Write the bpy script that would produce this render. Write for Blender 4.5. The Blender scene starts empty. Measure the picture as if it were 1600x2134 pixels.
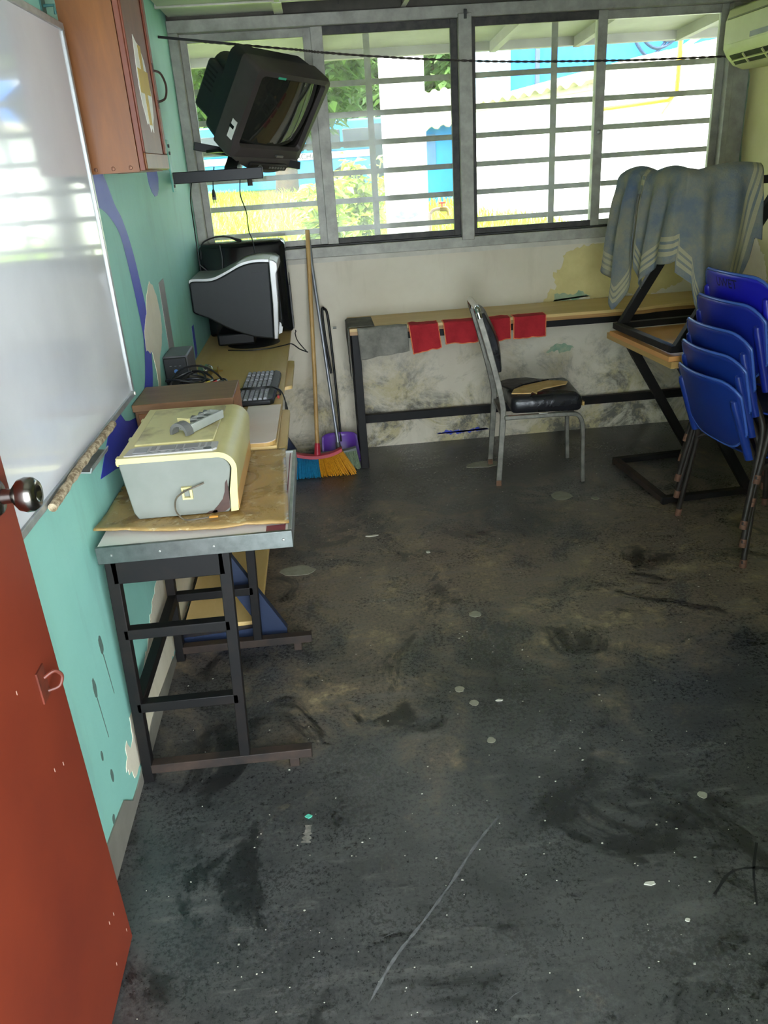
import bpy, bmesh, math, random
from mathutils import Vector, Matrix, noise
random.seed(7)
R = math.radians
scn = bpy.context.scene
COL = scn.collection

# ---------------------------------------------------------------- camera, world, sun, exposure
cam_d = bpy.data.cameras.new('camera'); cam = bpy.data.objects.new('camera', cam_d); COL.objects.link(cam)
cam_d.sensor_fit = 'HORIZONTAL'; cam_d.sensor_width = 36; cam_d.lens = 1640 / 1600 * 36
cam_d.clip_start = .02; cam_d.clip_end = 300
_rt, _dn, _fw = Vector((.99455, -.08430, -.06130)), Vector((-.09009, -.39951, -.91229)), Vector((.05241, .91284, -.40493))
cam.matrix_world = Matrix(((_rt.x, -_dn.x, -_fw.x, 0), (_rt.y, -_dn.y, -_fw.y, 0), (_rt.z, -_dn.z, -_fw.z, 1.6), (0, 0, 0, 1)))
scn.camera = cam

world = bpy.data.worlds.new('overcast_sky'); scn.world = world; world.use_nodes = True
bg = world.node_tree.nodes['Background']; bg.inputs[0].default_value = (.84, .93, 1, 1); bg.inputs[1].default_value = 1.7

sd = bpy.data.lights.new('sun_offscreen', 'SUN'); sd.energy = 3.0; sd.angle = R(3); sd.color = (1, .96, .88)
sun = bpy.data.objects.new('sun_offscreen', sd); COL.objects.link(sun)
sun.rotation_euler = Vector((.45, .16, -1)).to_track_quat('-Z', 'Y').to_euler()

vs = scn.view_settings
vs.view_transform = 'Standard'; vs.look = 'None'; vs.gamma = 1; vs.exposure = 3.1; vs.use_curve_mapping = False

# ---------------------------------------------------------------- helpers
def lin(h):
    h = h.lstrip('#'); o = []
    for i in (0, 2, 4):
        c = int(h[i:i + 2], 16) / 255
        o.append(c / 12.92 if c <= .04045 else ((c + .055) / 1.055) ** 2.4)
    return (*o, 1)

class NT:
    """tiny node-tree writer"""
    def __init__(s, name):
        s.m = bpy.data.materials.new(name); s.m.use_nodes = True; s.t = s.m.node_tree
        s.b = s.t.nodes['Principled BSDF']; s.out = s.t.nodes['Material Output']
        s.tc = s.t.nodes.new('ShaderNodeTexCoord')
    def n(s, typ, **kw):
        nd = s.t.nodes.new('ShaderNode' + typ)
        for k, v in kw.items(): setattr(nd, k, v)
        return nd
    def l(s, a, b): s.t.links.new(a, b)
    def mapped(s, scale=(1, 1, 1), rot=(0, 0, 0), loc=(0, 0, 0)):
        mp = s.n('Mapping'); mp.inputs['Scale'].default_value = scale; mp.inputs['Rotation'].default_value = rot
        mp.inputs['Location'].default_value = loc
        s.l(s.tc.outputs['Object'], mp.inputs[0]); return mp.outputs[0]
    def noise(s, scale, detail=6, rough=.6, vec=None, dist=0):
        nd = s.n('TexNoise'); nd.inputs['Scale'].default_value = scale; nd.inputs['Detail'].default_value = detail
        nd.inputs['Roughness'].default_value = rough; nd.inputs['Distortion'].default_value = dist
        s.l(vec if vec else s.tc.outputs['Object'], nd.inputs['Vector']); return nd.outputs[0]
    def ramp(s, fac, stops):
        r = s.n('ValToRGB'); el = r.color_ramp.elements
        while len(el) < len(stops): el.new(.5)
        for e, (p, c) in zip(el, stops):
            e.position = p; e.color = c if isinstance(c, tuple) else ((c, c, c, 1) if not isinstance(c, str) else lin(c))
        s.l(fac, r.inputs[0]); return r.outputs[0]
    def mix(s, fac, a, b, mode='MIX'):
        m = s.n('MixRGB', blend_type=mode)
        for i, x in ((0, fac), (1, a), (2, b)):
            if isinstance(x, str): x = lin(x)
            if hasattr(x, 'is_linked'): s.l(x, m.inputs[i])
            else: m.inputs[i].default_value = x
        return m.outputs[0]
    def math(s, op, a, b=0.0, clamp=False):
        m = s.n('Math', operation=op); m.use_clamp = clamp
        for i, x in ((0, a), (1, b)):
            if hasattr(x, 'is_linked'): s.l(x, m.inputs[i])
            else: m.inputs[i].default_value = x
        return m.outputs[0]
    def sep(s):
        x = s.n('SeparateXYZ'); s.l(s.tc.outputs['Object'], x.inputs[0]); return x.outputs
    def bump(s, h, strength=.3, dist=.002):
        b = s.n('Bump'); b.inputs['Strength'].default_value = strength; b.inputs['Distance'].default_value = dist
        s.l(h, b.inputs['Height']); s.l(b.outputs[0], s.b.inputs['Normal'])
    def col(s, c):
        if isinstance(c, str): s.b.inputs['Base Color'].default_value = lin(c)
        else: s.l(c, s.b.inputs['Base Color'])
    def rough(s, r):
        if hasattr(r, 'is_linked'): s.l(r, s.b.inputs['Roughness'])
        else: s.b.inputs['Roughness'].default_value = r

_mats = {}
def mat(c, rough=.55, metal=0.0, c2=None, scale=9, bump=0, var=(.35, .7), spec=None):
    """plain procedural paint / plastic / metal: two tones broken up by noise"""
    key = (c, rough, metal, c2, scale, bump, var, spec)
    if key in _mats: return _mats[key]
    t = NT('mat_' + c.strip('#') + ('_m' if metal else ''))
    n = t.noise(scale)
    if c2 is None:
        a = lin(c); c2v = tuple(x * .78 for x in a[:3]) + (1,)
    else: c2v = lin(c2)
    t.col(t.mix(t.ramp(n, [(var[0], 0.0), (var[1], 1.0)]), lin(c), c2v))
    t.rough(rough); t.b.inputs['Metallic'].default_value = metal
    if spec is not None: t.b.inputs['Specular IOR Level'].default_value = spec
    if bump: t.bump(t.noise(scale * 12), bump)
    _mats[key] = t.m; return t.m

def wood(c, c2, sc=(3, 40, 40), rough=.45):
    key = ('wood', c, c2, sc, rough)
    if key in _mats: return _mats[key]
    t = NT('wood_' + c.strip('#')); v = t.mapped(sc)
    n = t.noise(1, 8, .65, v, .6)
    big = t.noise(2.5)
    t.col(t.mix(t.ramp(big, [(.4, 0.0), (.75, .35)]), t.mix(t.ramp(n, [(.35, 0.0), (.65, 1.0)]), c, c2), c2))
    t.rough(rough); t.bump(n, .08); _mats[key] = t.m; return t.m

def ragged(poly, amp=.006, step=.012):
    """outline broken up into small irregular flakes"""
    o = []; n = len(poly)
    for i in range(n):
        a, b = Vector((*poly[i], 0)), Vector((*poly[(i + 1) % n], 0)); k = max(1, int((b - a).length / step)); d = (b - a).normalized(); nn = Vector((-d.y, d.x, 0))
        for j in range(k):
            p = a.lerp(b, j / k); w = (noise.noise((p.x * 40, p.y * 40, 3)) + .6 * noise.noise((p.x * 110, p.y * 110, 8))) * amp
            p += nn * w; o.append((p.x, p.y))
    return o

class MB:
    """collects shapes, then links them as ONE mesh object"""
    def __init__(s): s.v = []; s.f = []; s.a = {}
    def add(s, vs, fs):
        o = len(s.v); s.v += [Vector(v) for v in vs]; s.f += [tuple(i + o for i in f) for f in fs]; return s
    def box(s, a, b, M=None):
        (x0, y0, z0), (x1, y1, z1) = a, b
        vs = [Vector(p) for p in ((x0, y0, z0), (x1, y0, z0), (x1, y1, z0), (x0, y1, z0), (x0, y0, z1), (x1, y0, z1), (x1, y1, z1), (x0, y1, z1))]
        if M: vs = [M @ v for v in vs]
        return s.add(vs, [(0, 3, 2, 1), (4, 5, 6, 7), (0, 1, 5, 4), (1, 2, 6, 5), (2, 3, 7, 6), (3, 0, 4, 7)])
    def bar(s, p, q, w, h=None, up=(0, 0, 1)):
        p, q = Vector(p), Vector(q); h = h or w; d = (q - p).normalized(); u = Vector(up)
        if abs(d.dot(u)) > .99: u = Vector((0, 1, 0))
        sd_ = d.cross(u).normalized(); u = sd_.cross(d).normalized()
        vs = []
        for c in (p, q):
            for i, j in ((-1, -1), (1, -1), (1, 1), (-1, 1)): vs.append(c + sd_ * i * w / 2 + u * j * h / 2)
        return s.add(vs, [(3, 2, 1, 0), (4, 5, 6, 7), (0, 1, 5, 4), (1, 2, 6, 5), (2, 3, 7, 6), (3, 0, 4, 7)])
    def tube(s, pts, r, n=8, cap=True):
        pts = [Vector(p) for p in pts]; rs = r if isinstance(r, (list, tuple)) else [r] * len(pts)
        rings = []; prev = None
        for i, p in enumerate(pts):
            d = (pts[min(i + 1, len(pts) - 1)] - pts[max(i - 1, 0)]).normalized()
            if prev is None:
                a = Vector((0, 0, 1)) if abs(d.z) < .9 else Vector((1, 0, 0)); u = d.cross(a).normalized()
            else: u = (prev - d * prev.dot(d)).normalized()
            prev = u; w = d.cross(u)
            rings.append([p + (u * math.cos(2 * math.pi * k / n) + w * math.sin(2 * math.pi * k / n)) * rs[i] for k in range(n)])
        return s.loft(rings, cap)
    def loft(s, rings, cap=True):
        n = len(rings[0]); vs = [p for r_ in rings for p in r_]; fs = []
        for i in range(len(rings) - 1):
            for k in range(n):
                a, b = i * n + k, i * n + (k + 1) % n
                fs.append((a, b, b + n, a + n))
        if cap: fs += [tuple(range(n - 1, -1, -1)), tuple((len(rings) - 1) * n + k for k in range(n))]
        return s.add(vs, fs)
    def lathe(s, prof, M=None, n=20):
        M = M or Matrix(); rings = []
        for r_, z in prof: rings.append([M @ Vector((r_ * math.cos(2 * math.pi * k / n), r_ * math.sin(2 * math.pi * k / n), z)) for k in range(n)])
        return s.loft(rings)
    def prism(s, poly, h0, h1, plane='xy'):
        def P(a, b, h): return {'xy': (a, b, h), 'xz': (a, h, b), 'yz': (h, a, b)}[plane]
        n = len(poly); vs = [P(a, b, h0) for a, b in poly] + [P(a, b, h1) for a, b in poly]
        return s.add(vs, [tuple(range(n - 1, -1, -1)), tuple(range(n, 2 * n))] + [(k, (k + 1) % n, n + (k + 1) % n, n + k) for k in range(n)])
    def sheet(s, g, th=0.0, nrm=None):
        nu, nv = len(g), len(g[0]); vs = [Vector(p) for row in g for p in row]; o = len(s.v)
        fs = [(i * nv + j, (i + 1) * nv + j, (i + 1) * nv + j + 1, i * nv + j + 1) for i in range(nu - 1) for j in range(nv - 1)]
        return s.add(vs, fs)
    def build(s, name, m, parent=None, bevel=0, smooth=None, world=True, seg=2, solid=0, sub=0, uvs=None):
        me = bpy.data.meshes.new(name)
        vs = s.v
        if parent is not None and world:
            inv = MW[parent].inverted(); vs = [inv @ v for v in vs]
        me.from_pydata([tuple(v) for v in vs], [], s.f)
        bm_ = bmesh.new(); bm_.from_mesh(me); bmesh.ops.recalc_face_normals(bm_, faces=bm_.faces[:]) if not solid and not s.a.get('open') else None
        bm_.to_mesh(me); bm_.free()
        for k, vals in s.a.items():
            if k == 'open': continue
            at = me.attributes.new(k, 'FLOAT', 'POINT'); at.data.foreach_set('value', vals)
        if smooth is not None:
            me.shade_smooth(); me.set_sharp_from_angle(angle=R(smooth))
        me.materials.append(m)
        o = bpy.data.objects.new(name, me); COL.objects.link(o)
        if parent is not None: o.parent = parent; MW[o] = MW[parent]
        else: MW[o] = Matrix()
        if solid:
            md = o.modifiers.new('s', 'SOLIDIFY'); md.thickness = solid; md.offset = 0
        if sub:
            md = o.modifiers.new('u', 'SUBSURF'); md.levels = sub; md.render_levels = sub
        if bevel:
            md = o.modifiers.new('b', 'BEVEL'); md.width = bevel; md.segments = seg; md.limit_method = 'ANGLE'; md.angle_limit = R(40)
            if smooth is None: me.shade_smooth(); md.harden_normals = False; me.set_sharp_from_angle(angle=R(35))
        return o
MW = {}
def tag(o, label=None, cat=None, group=None, kind=None):
    if label: o['label'] = label
    if cat: o['category'] = cat
    if group: o['group'] = group
    if kind: o['kind'] = kind
    return o
def thing(name, label, cat, loc=(0, 0, 0), rot=(0, 0, 0), group=None, kind=None):
    o = bpy.data.objects.new(name, None); COL.objects.link(o); o.empty_display_size = .05
    o.location = loc; o.rotation_euler = rot
    MW[o] = Matrix.Translation(loc) @ (Matrix.Rotation(rot[2], 4, 'Z') @ Matrix.Rotation(rot[1], 4, 'Y') @ Matrix.Rotation(rot[0], 4, 'X'))
    return tag(o, label, cat, group, kind)
def copy_tree(o, parent=None):
    c = o.copy(); COL.objects.link(c)
    if parent is not None: c.parent = parent
    for ch in [x for x in COL.objects if x.parent == o]: copy_tree(ch, c)
    return c
def one(mb, name, m, label, cat, loc, group=None, kind=None, **kw):
    """a thing that is a single mesh, origin at its base"""
    off = Vector(loc); mb.v = [v - off for v in mb.v]
    o = mb.build(name, m, **kw); o.location = loc; MW[o] = Matrix.Translation(loc)
    return tag(o, label, cat, group, kind)
def arc(c, r, a0, a1, n=8): return [(c[0] + r * math.cos(R(a0 + (a1 - a0) * i / n)), c[1] + r * math.sin(R(a0 + (a1 - a0) * i / n))) for i in range(n + 1)]
def smoothpath(pts, n=6):
    """Catmull-Rom through points"""
    P = [Vector(p) for p in pts]; o = []
    for i in range(len(P) - 1):
        a, b, c, d = P[max(i - 1, 0)], P[i], P[i + 1], P[min(i + 2, len(P) - 1)]
        for k in range(n):
            t = k / n
            o.append(.5 * ((2 * b) + (c - a) * t + (2 * a - 5 * b + 4 * c - d) * t * t + (3 * b - a - 3 * c + d) * t ** 3))
    o.append(P[-1]); return o
def text(body, size, M, m, name, parent, th=.0006):
    cu = bpy.data.curves.new(name, 'FONT'); cu.body = body; cu.size = size; cu.align_x = 'CENTER'; cu.align_y = 'CENTER'; cu.extrude = th
    o = bpy.data.objects.new(name, cu); COL.objects.link(o)
    dg = bpy.context.evaluated_depsgraph_get(); me = bpy.data.meshes.new_from_object(o.evaluated_get(dg))
    bpy.data.objects.remove(o); bpy.data.curves.remove(cu)
    inv = MW[parent].inverted() @ M; me.transform(inv); me.materials.clear(); me.materials.append(m)
    o = bpy.data.objects.new(name, me); COL.objects.link(o); o.parent = parent; MW[o] = MW[parent]
    return o

# ---------------------------------------------------------------- materials of the setting
def m_floor():
    t = NT('worn_black_floor'); X, Y, Z = t.sep()
    warp = t.noise(.9, 10, .66); mid = t.noise(3.2, 14, .74, dist=.6); mid2 = t.noise(6.5, 14, .78, t.mapped((1, 1, 1), (0, 0, 0), (5, 3, 0)), .4)
    fine = t.noise(24, 12, .82); grit = t.noise(80, 8, .85); dust = t.noise(150, 3, .6)
    streak = t.noise(1, 12, .78, t.mapped((4, 20, 1), (0, 0, R(12))))
    scuff = t.noise(1, 8, .8, t.mapped((70, 8, 1), (0, 0, R(-28))))
    # paint worn away along the walked band in mid-room
    band = t.math('SUBTRACT', 1, t.math('MULTIPLY', t.math('ABSOLUTE', t.math('SUBTRACT', Y, 2.85)), .62), True)
    wear = t.math('ADD', t.math('MULTIPLY', band, .20), t.math('ADD', t.math('MULTIPLY', mid, .55), t.math('MULTIPLY', warp, .45)))
    base = t.mix(t.ramp(grit, [(.40, 0.0), (.62, 1.0)]), '#1a1a1b', '#525251')
    base = t.mix(t.ramp(mid2, [(.46, 0.0), (.60, .7)]), base, '#29292a')
    base = t.mix(t.ramp(warp, [(.47, 0.0), (.60, .45)]), base, '#5c5a57')
    brown = t.mix(t.ramp(grit, [(.40, 0.0), (.62, 1.0)]), '#453a32', '#8a7a68')
    brown = t.mix(t.ramp(mid2, [(.50, 0.0), (.60, .75)]), brown, t.mix(t.ramp(fine, [(.42, 0.0), (.58, 1.0)]), '#75654c', '#bda881'))
    brown = t.mix(t.ramp(streak, [(.50, 0.0), (.60, .6)]), brown, '#6b625a')
    c = t.mix(t.ramp(wear, [(.585, 0.0), (.67, .92)]), base, brown)
    c = t.mix(t.ramp(streak, [(.54, 0.0), (.66, .5)]), c, '#726f6a')
    c = t.mix(t.ramp(t.noise(2.1, 14, .78, dist=1.2), [(.54, 0.0), (.585, .85)]), c, '#101012')
    c = t.mix(t.ramp(scuff, [(.62, 0.0), (.74, .45)]), c, '#929290')
    c = t.mix(t.ramp(dust, [(.70, 0.0), (.78, .7)]), c, '#b0b0aa')
    t.col(c)
    t.rough(t.ramp(t.math('ADD', t.math('MULTIPLY', mid, .4), t.math('MULTIPLY', grit, .6)), [(.4, .20), (.62, .46)]))
    t.b.inputs['Specular IOR Level'].default_value = .75; t.b.inputs['Coat Weight'].default_value = .3; t.b.inputs['Coat Roughness'].default_value = .28
    t.bump(t.math('ADD', fine, t.math('ADD', grit, mid)), .25, .003); return t.m
def m_wall(c, c2, stain, sc=2.2, amt=.35, rough=.62, lowdirt=None):
    t = NT('wall_paint'); X, Y, Z = t.sep()
    a = t.noise(sc, 8, .6); b = t.noise(1, 8, .65, t.mapped((9, 9, 1.6))); f = t.noise(60, 4)
    col_ = t.mix(t.ramp(a, [(.35, 0.0), (.7, 1.0)]), c, c2)
    col_ = t.mix(t.ramp(b, [(.55, 0.0), (.78, amt)]), col_, stain)
    if lowdirt:
        h = t.math('SUBTRACT', 1.0, t.math('DIVIDE', Z, lowdirt[0]), True)
        d = t.math('MULTIPLY', t.math('POWER', h, .6), t.ramp(t.noise(3.2, 12, .74, dist=.9), [(.40, .12), (.60, 1.0)]))
        col_ = t.mix(t.ramp(d, [(.18, 0.0), (.7, .9)]), col_, t.mix(t.ramp(t.noise(7, 10, .75), [(.44, 0.0), (.56, 1.0)]), lowdirt[1], lowdirt[2]))
    t.col(col_); t.rough(rough); t.bump(t.math('ADD', f, t.math('MULTIPLY', a, 2)), .18, .003); return t.m
M_FLOOR = m_floor()
M_TEAL = m_wall('#97d1c1', '#8bc5b5', '#7fa59b', amt=.45)
M_CREAM = m_wall('#d6cdb9', '#c9bea8', '#a99c84', lowdirt=(.70, '#4f4d45', '#b3a578'))
M_YELL = m_wall('#cfc58e', '#beb27a', '#8f8a5c')
M_PLASTER = m_wall('#8b8579', '#716d64', '#4c4a46', 5)
M_BEIGE = m_wall('#ebe1ca', '#ddd1b5', '#b0a288', 6)
M_BLUEP = mat('#3a46b4', .5, c2='#4652bd')
M_FRAME = mat('#aaa79c', .5, .1, c2='#8a877e', scale=14, bump=.1)
M_FRAMEDK = mat('#3c3a38', .6, c2='#2b2a29', scale=14)
M_BLKSTEEL = mat('#0f0d0d', .55, c2='#1e1713', scale=7, bump=.12, var=(.5, .72), spec=.3)
M_RUST = mat('#3a2a20', .7, c2='#171311', scale=11, bump=.2)
M_GREYMET = mat('#a9aaa5', .38, .75, c2='#83847f', scale=20)
M_ALU = mat('#b7bab8', .36, .6, c2='#9a9d9b', scale=25)
M_ALUDK = mat('#7b807d', .34, .85, c2='#656a67', scale=30)
M_BLACK = mat('#0a0a0b', .45, c2='#111213', spec=.35)
M_WHITE = mat('#eeeae2', .5, c2='#dcd7cc')
M_RUBBER = mat('#17181a', .55, c2='#222326')
M_CORD = mat('#141416', .45, c2='#1d1d1f')
M_PINE = wood('#d9bb80', '#c9a767', (6, 1.2, 40))
M_PINEX = wood('#d9bb80', '#c9a767', (1.2, 6, 40))
M_EDGE = wood('#b98d54', '#8e6435', (2, 2, 60))
M_BROWNWOOD = wood('#7e5a3a', '#62432a', (20, 3, 20), .38)
M_CHROME = mat('#c9c9c6', .18, 1.0, c2='#b4b4b0')
M_BRASS = mat('#b79a56', .3, .9, c2='#8c7440')
# ================================================================ THE SETTING
XL, XR, YB, YF = -.648, 2.36, 4.61, .34
floor = tag(MB().box((XL - .12, -1.4, -.12), (XR + .12, YB + .1, 0)).build('floor', M_FLOOR), kind='structure')
wl = tag(MB().box((XL - .12, -1.4, 0), (XL, YB + .12, 2.75)).build('wall_left', M_TEAL), kind='structure')
wb_ = MB().box((XL, YB, 0), (XR, YB + .12, 1.135))
tag(MB().box((XL, YB, 2.30), (XR, YB + .12, 2.75)).build('wall_back_shaded_top', mat('#5b564d', .8, c2='#45413a')), kind='structure')  # upper back wall, the dark of the ceiling void put into its colour
wback = tag(wb_.build('wall_back', M_CREAM), kind='structure')
wr = tag(MB().box((XR, -1.4, 0), (XR + .12, YB + .12, 2.75)).build('wall_right', M_YELL), kind='structure')
wf = tag(MB().box((.78, YF - .1, 0), (XR, YF, 2.75)).box((XL, YF - .1, 2.08), (.78, YF, 2.75)).build('wall_front', M_CREAM), kind='structure')

# ceiling: slab of the roof above, hung grid below it with tiles missing along the window
ceil = tag(MB().box((XL - .12, -1.4, 2.75), (XR + .12, YB + .12, 2.87)).build('ceiling', mat('#3a352f', .8, c2='#2a2622')), kind='structure')  # runs on past the doorway as an added, unseen roof against sun and sky
M_TILE = mat('#c9c7b6', .75, c2='#b4b3a0', scale=5, bump=.25); M_TBAR = mat('#d8d5c3', .5, .1, c2='#bcb9a6')
gx = [XL, -.09, .53, 1.15, 1.77, XR]; gy = [YF, .97, 1.6, 2.22, 2.84, 3.46, 4.08, 4.33, YB]
gy = [YF, .92, 1.5, 2.07, 2.64, 3.21, 3.76, 4.30, YB]
for i in range(5):
    for j in range(8):
        if j == 7 and i > 0: continue
        if (i, j) in ((3, 6), (4, 6)): continue
        dz = random.uniform(-.004, .004)
        MB().box((gx[i] + .012, gy[j] + .012, 2.318 + dz), (gx[i + 1] - .012, gy[j + 1] - .012, 2.332 + dz)).build('ceiling_tile', M_TILE, ceil)
for x in gx[1:-1]:
    MB().box((x - .012, YF, 2.306), (x + .012, YB, 2.31)).box((x - .0015, YF, 2.31), (x + .0015, YB, 2.345)).build('ceiling_grid_bar', M_TBAR, ceil)
for y in gy[1:-1]:
    MB().box((XL, y - .012, 2.3065), (XR, y + .012, 2.3105)).box((XL, y - .0015, 2.31), (XR, y + .0015, 2.345)).build('ceiling_grid_bar', M_TBAR, ceil)
MB().box((-.115, 4.30, 2.303), (-.07, YB - .03, 2.312)).build('ceiling_grid_bar', M_TBAR, ceil)
for x in (.2, 1.4):
    MB().tube([(x, 4.45, 2.31), (x, 4.45, 2.75)], .0015, 5).build('hanger_wire', M_BLKSTEEL, ceil)
MB().tube(smoothpath([(.3, 4.5, 2.42), (.62, 4.48, 2.36), (.9, 4.5, 2.35), (1.2, 4.5, 2.4)]), .006, 6).build('ceiling_cable', M_CORD, ceil)

# paint on the left wall: (y, z) outlines, a film of paint proud of the plaster
def film(poly, name, m, parent, x=XL, th=.0012, label=None, rag=0):
    o = MB().prism(ragged(poly, rag) if rag else poly, x - .001, x + th, 'yz').build(name, m, parent)
    if label: o['label'] = label
    return o
outer = [(2.40, 1.535), (2.556, 1.531), (2.636, 1.522), (2.732, 1.487), (2.808, 1.432), (2.844, 1.325), (2.865, 1.209), (2.874, 1.124), (2.861, 1.06), (2.794, .972), (2.719, .919), (2.62, .86)]
inner = [(2.40, 1.70), (2.60, 1.70), (2.735, 1.617), (2.811, 1.531), (2.883, 1.476), (2.947, 1.377), (2.98, 1.259), (2.995, 1.172), (2.985, 1.10), (2.96, 1.03), (2.90, .93), (2.78, .84)]
g = MB(); n_ = len(outer)
so = smoothpath([(0, *p) for p in outer], 4); si = smoothpath([(0, *p) for p in inner], 4)
vs_ = [(XL + .0012, p.y, p.z) for p in so] + [(XL + .0012, p.y, p.z) for p in si]; k_ = len(so)
g.add(vs_, [(i, i + 1, k_ + i + 1, k_ + i) for i in range(k_ - 1)]); g.a['open'] = 1
g.build('painted_band', M_BLUEP, wl)['label'] = 'curved blue painted band'
film([(3.444, 1.66), (3.66, 1.66), (3.68, 1.60), (3.645, 1.555), (3.60, 1.533), (3.54, 1.53), (3.49, 1.548), (3.455, 1.58)], 'painted_drop', M_BLUEP, wl)
film([(3.13, 1.245), (3.18, 1.225), (3.22, 1.18), (3.235, 1.10), (3.205, 1.04), (3.13, .985), (3.08, .97), (3.03, .90), (2.99, .84), (2.97, .86), (2.985, .92), (2.975, 1.0), (2.955, 1.02), (2.93, 1.014), (2.90, 1.035), (2.874, 1.036), (2.885, 1.07), (2.90, 1.104), (2.985, 1.15), (3.02, 1.19), (3.08, 1.225)], 'peeled_patch', M_BEIGE, wl, th=.0018, rag=.006)
film([(3.306, 1.217), (3.415, 1.222), (3.399, .90), (3.285, .90)], 'tape_strip', mat('#8f8c88', .5, c2='#86837f'), wl, th=.0018)
film([(3.9, .78), (3.97, .79), (3.99, .93), (3.93, .93)], 'painted_band', M_BLUEP, wl)
film([(2.06, .86), (2.20, .93), (2.30, .965), (2.38, .95), (2.42, .915), (2.47, .90), (2.56, .885), (2.60, .80), (2.5, .76), (2.36, .79), (2.22, .83)], 'painted_patch', M_BLUEP, wl)
# peeled lower wall and dark skirting
film([(1.73, .13), (1.78, .19), (1.80, .155), (1.835, .16), (1.85, .215), (1.93, .234), (2.06, .235), (2.17, .27), (2.30, .33), (2.40, .36), (2.6, .38), (2.8, .33), (3.2, .36), (3.6, .30), (4.0, .34), (4.4, .28), (4.6, .30), (4.6, .04), (1.9, .04), (1.78, .07)], 'peeled_patch', M_BEIGE, wl, rag=.016)
yy = -1.4; top = []
while yy < YB - .01:
    z = .105 + .03 * noise.noise((yy * 3.1, 0, 4)) - (.05 if yy > 1.7 else 0) - (.02 if yy > 2.4 else 0); top.append((yy, max(z, .03))); yy += .06
top.append((YB, .04))
tag(MB().prism([(-1.4, 0)] + top + [(YB, 0)][::1], XL - .001, XL + .004, 'yz').build('baseboard_left', M_PLASTER), kind='structure')
# damp blots with drip lines
M_BLOT = mat('#54685f', .7, c2='#5f766b', scale=30)
for (y, z, w, h) in ((1.47, .395, .018, .032), (1.66, .46, .014, .03), (1.60, .30, .008, .016), (1.77, .515, .016, .03), (1.63, .21, .012, .02), (1.98, .60, .012, .03), (1.57, .12, .012, .016)):
    pts = [(y + w * math.cos(a * math.pi / 8) * random.uniform(.75, 1), z + h * math.sin(a * math.pi / 8) * random.uniform(.85, 1)) for a in range(16)]
    film(pts, 'damp_blot', M_BLOT, wl, th=.0008)
    if h > .028: film([(y - .0025, z - h), (y + .0025, z - h), (y + .012, z - h - .13), (y + .009, z - h - .13)], 'drip_line', M_BLOT, wl, th=.0007)

# flaking paint on the back wall under the window
M_FLAKE = m_wall('#cfc084', '#bfae74', '#8fa67c', 9, .6)
MB().prism(ragged([(1.28, .80), (1.30, .85), (1.345, .885), (1.339, .957), (1.394, 1.006), (1.385, 1.05), (1.43, 1.084), (1.56, 1.10), (1.70, 1.105), (1.95, 1.11), (2.10, 1.06), (2.2, .95), (2.1, .86), (1.9, .79), (1.73, .82), (1.62, .79), (1.5, .815), (1.4, .79)], .02), YB - .0015, YB + .001, 'xz').build('flaking_patch', M_FLAKE, wback)
M_GRN = mat('#7f9d84', .6, c2='#a9b090', scale=30)
for p in ([(1.33, .80), (1.36, .845), (1.45, .83), (1.50, .85), (1.56, .815), (1.45, .80)], [(1.3, .50), (1.34, .54), (1.42, .55), (1.47, .52), (1.42, .49), (1.36, .51)], [(.92, .53), (.99, .56), (1.02, .545), (.98, .525)]):
    MB().prism(ragged(p, .02), YB - .002, YB + .001, 'xz').build('green_paint_patch', M_GRN, wback)
MB().prism(ragged([(.62, .05), (.72, .066), (.80, .058), (.86, .072), (.95, .058), (.86, .045), (.74, .042)], .02, .008), YB - .0015, YB + .001, 'xz').build('worn_patch', M_BLUEP, wback)
MB().box((XL, YB - .014, 1.112), (XR, YB + .01, 1.14)).build('window_ledge', mat('#cbc6b8', .6, c2='#b3ad9e'), wback)
# peeling on the right wall
for p in ([(4.2, 1.02), (4.3, 1.10), (4.45, 1.12), (4.55, 1.0), (4.5, .85), (4.3, .8), (4.15, .9)], [(3.6, 1.0), (3.8, 1.06), (3.95, .98), (3.85, .85), (3.62, .88)]):
    MB().prism(ragged(p, .03), XR - .0015, XR + .001, 'yz').build('flaking_patch', M_BEIGE, wr)
MB().prism([(4.56, 1.2), (4.6, 1.2), (4.605, 1.95), (4.575, 1.9), (4.585, 1.6), (4.565, 1.45)], XR - .002, XR + .001, 'yz').build('green_paint_patch', M_GRN, wr)

# ---- floor marks
M_PUTTY = mat('#9a9784', .7, c2='#85826f', scale=40)
for (x, y, r_, e) in ((.47, 2.567, .022, 1.1), (.331, 2.116, .016, 1), (.365, 2.037, .016, 1), (.382, 1.853, .014, 1), (.892, 1.553, .013, 1), (1.115, 3.61, .055, 1.1), (1.267, 3.543, .02, 1), (.815, 4.146, .05, 2.2), (-.218, 3.059, .05, 1.6)):
    pts = [(x + r_ * e * math.cos(a * math.pi / 7) * random.uniform(.8, 1.08), y + r_ * math.sin(a * math.pi / 7) * random.uniform(.8, 1.08)) for a in range(14)]
    MB().prism(pts, -.001, .0015).build('putty_spot', M_PUTTY, floor)
def floor_line(pts, w, m):
    P = smoothpath([(x, y, 0) for x, y in pts], 6); g = []; 
    for i, p in enumerate(P):
        d = (P[min(i + 1, len(P) - 1)] - P[max(i - 1, 0)]).normalized(); s_ = Vector((-d.y, d.x, 0)); ww = w * random.uniform(.4, 1.2)
        g.append([p + s_ * ww + Vector((0, 0, .0008)), p - s_ * ww + Vector((0, 0, .0008))])
    q = MB().sheet(g); q.a['open'] = 1; return q.build('scratch', m, floor)
M_SCR = mat('#6a6a69', .7, c2='#454545', scale=60)
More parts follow.
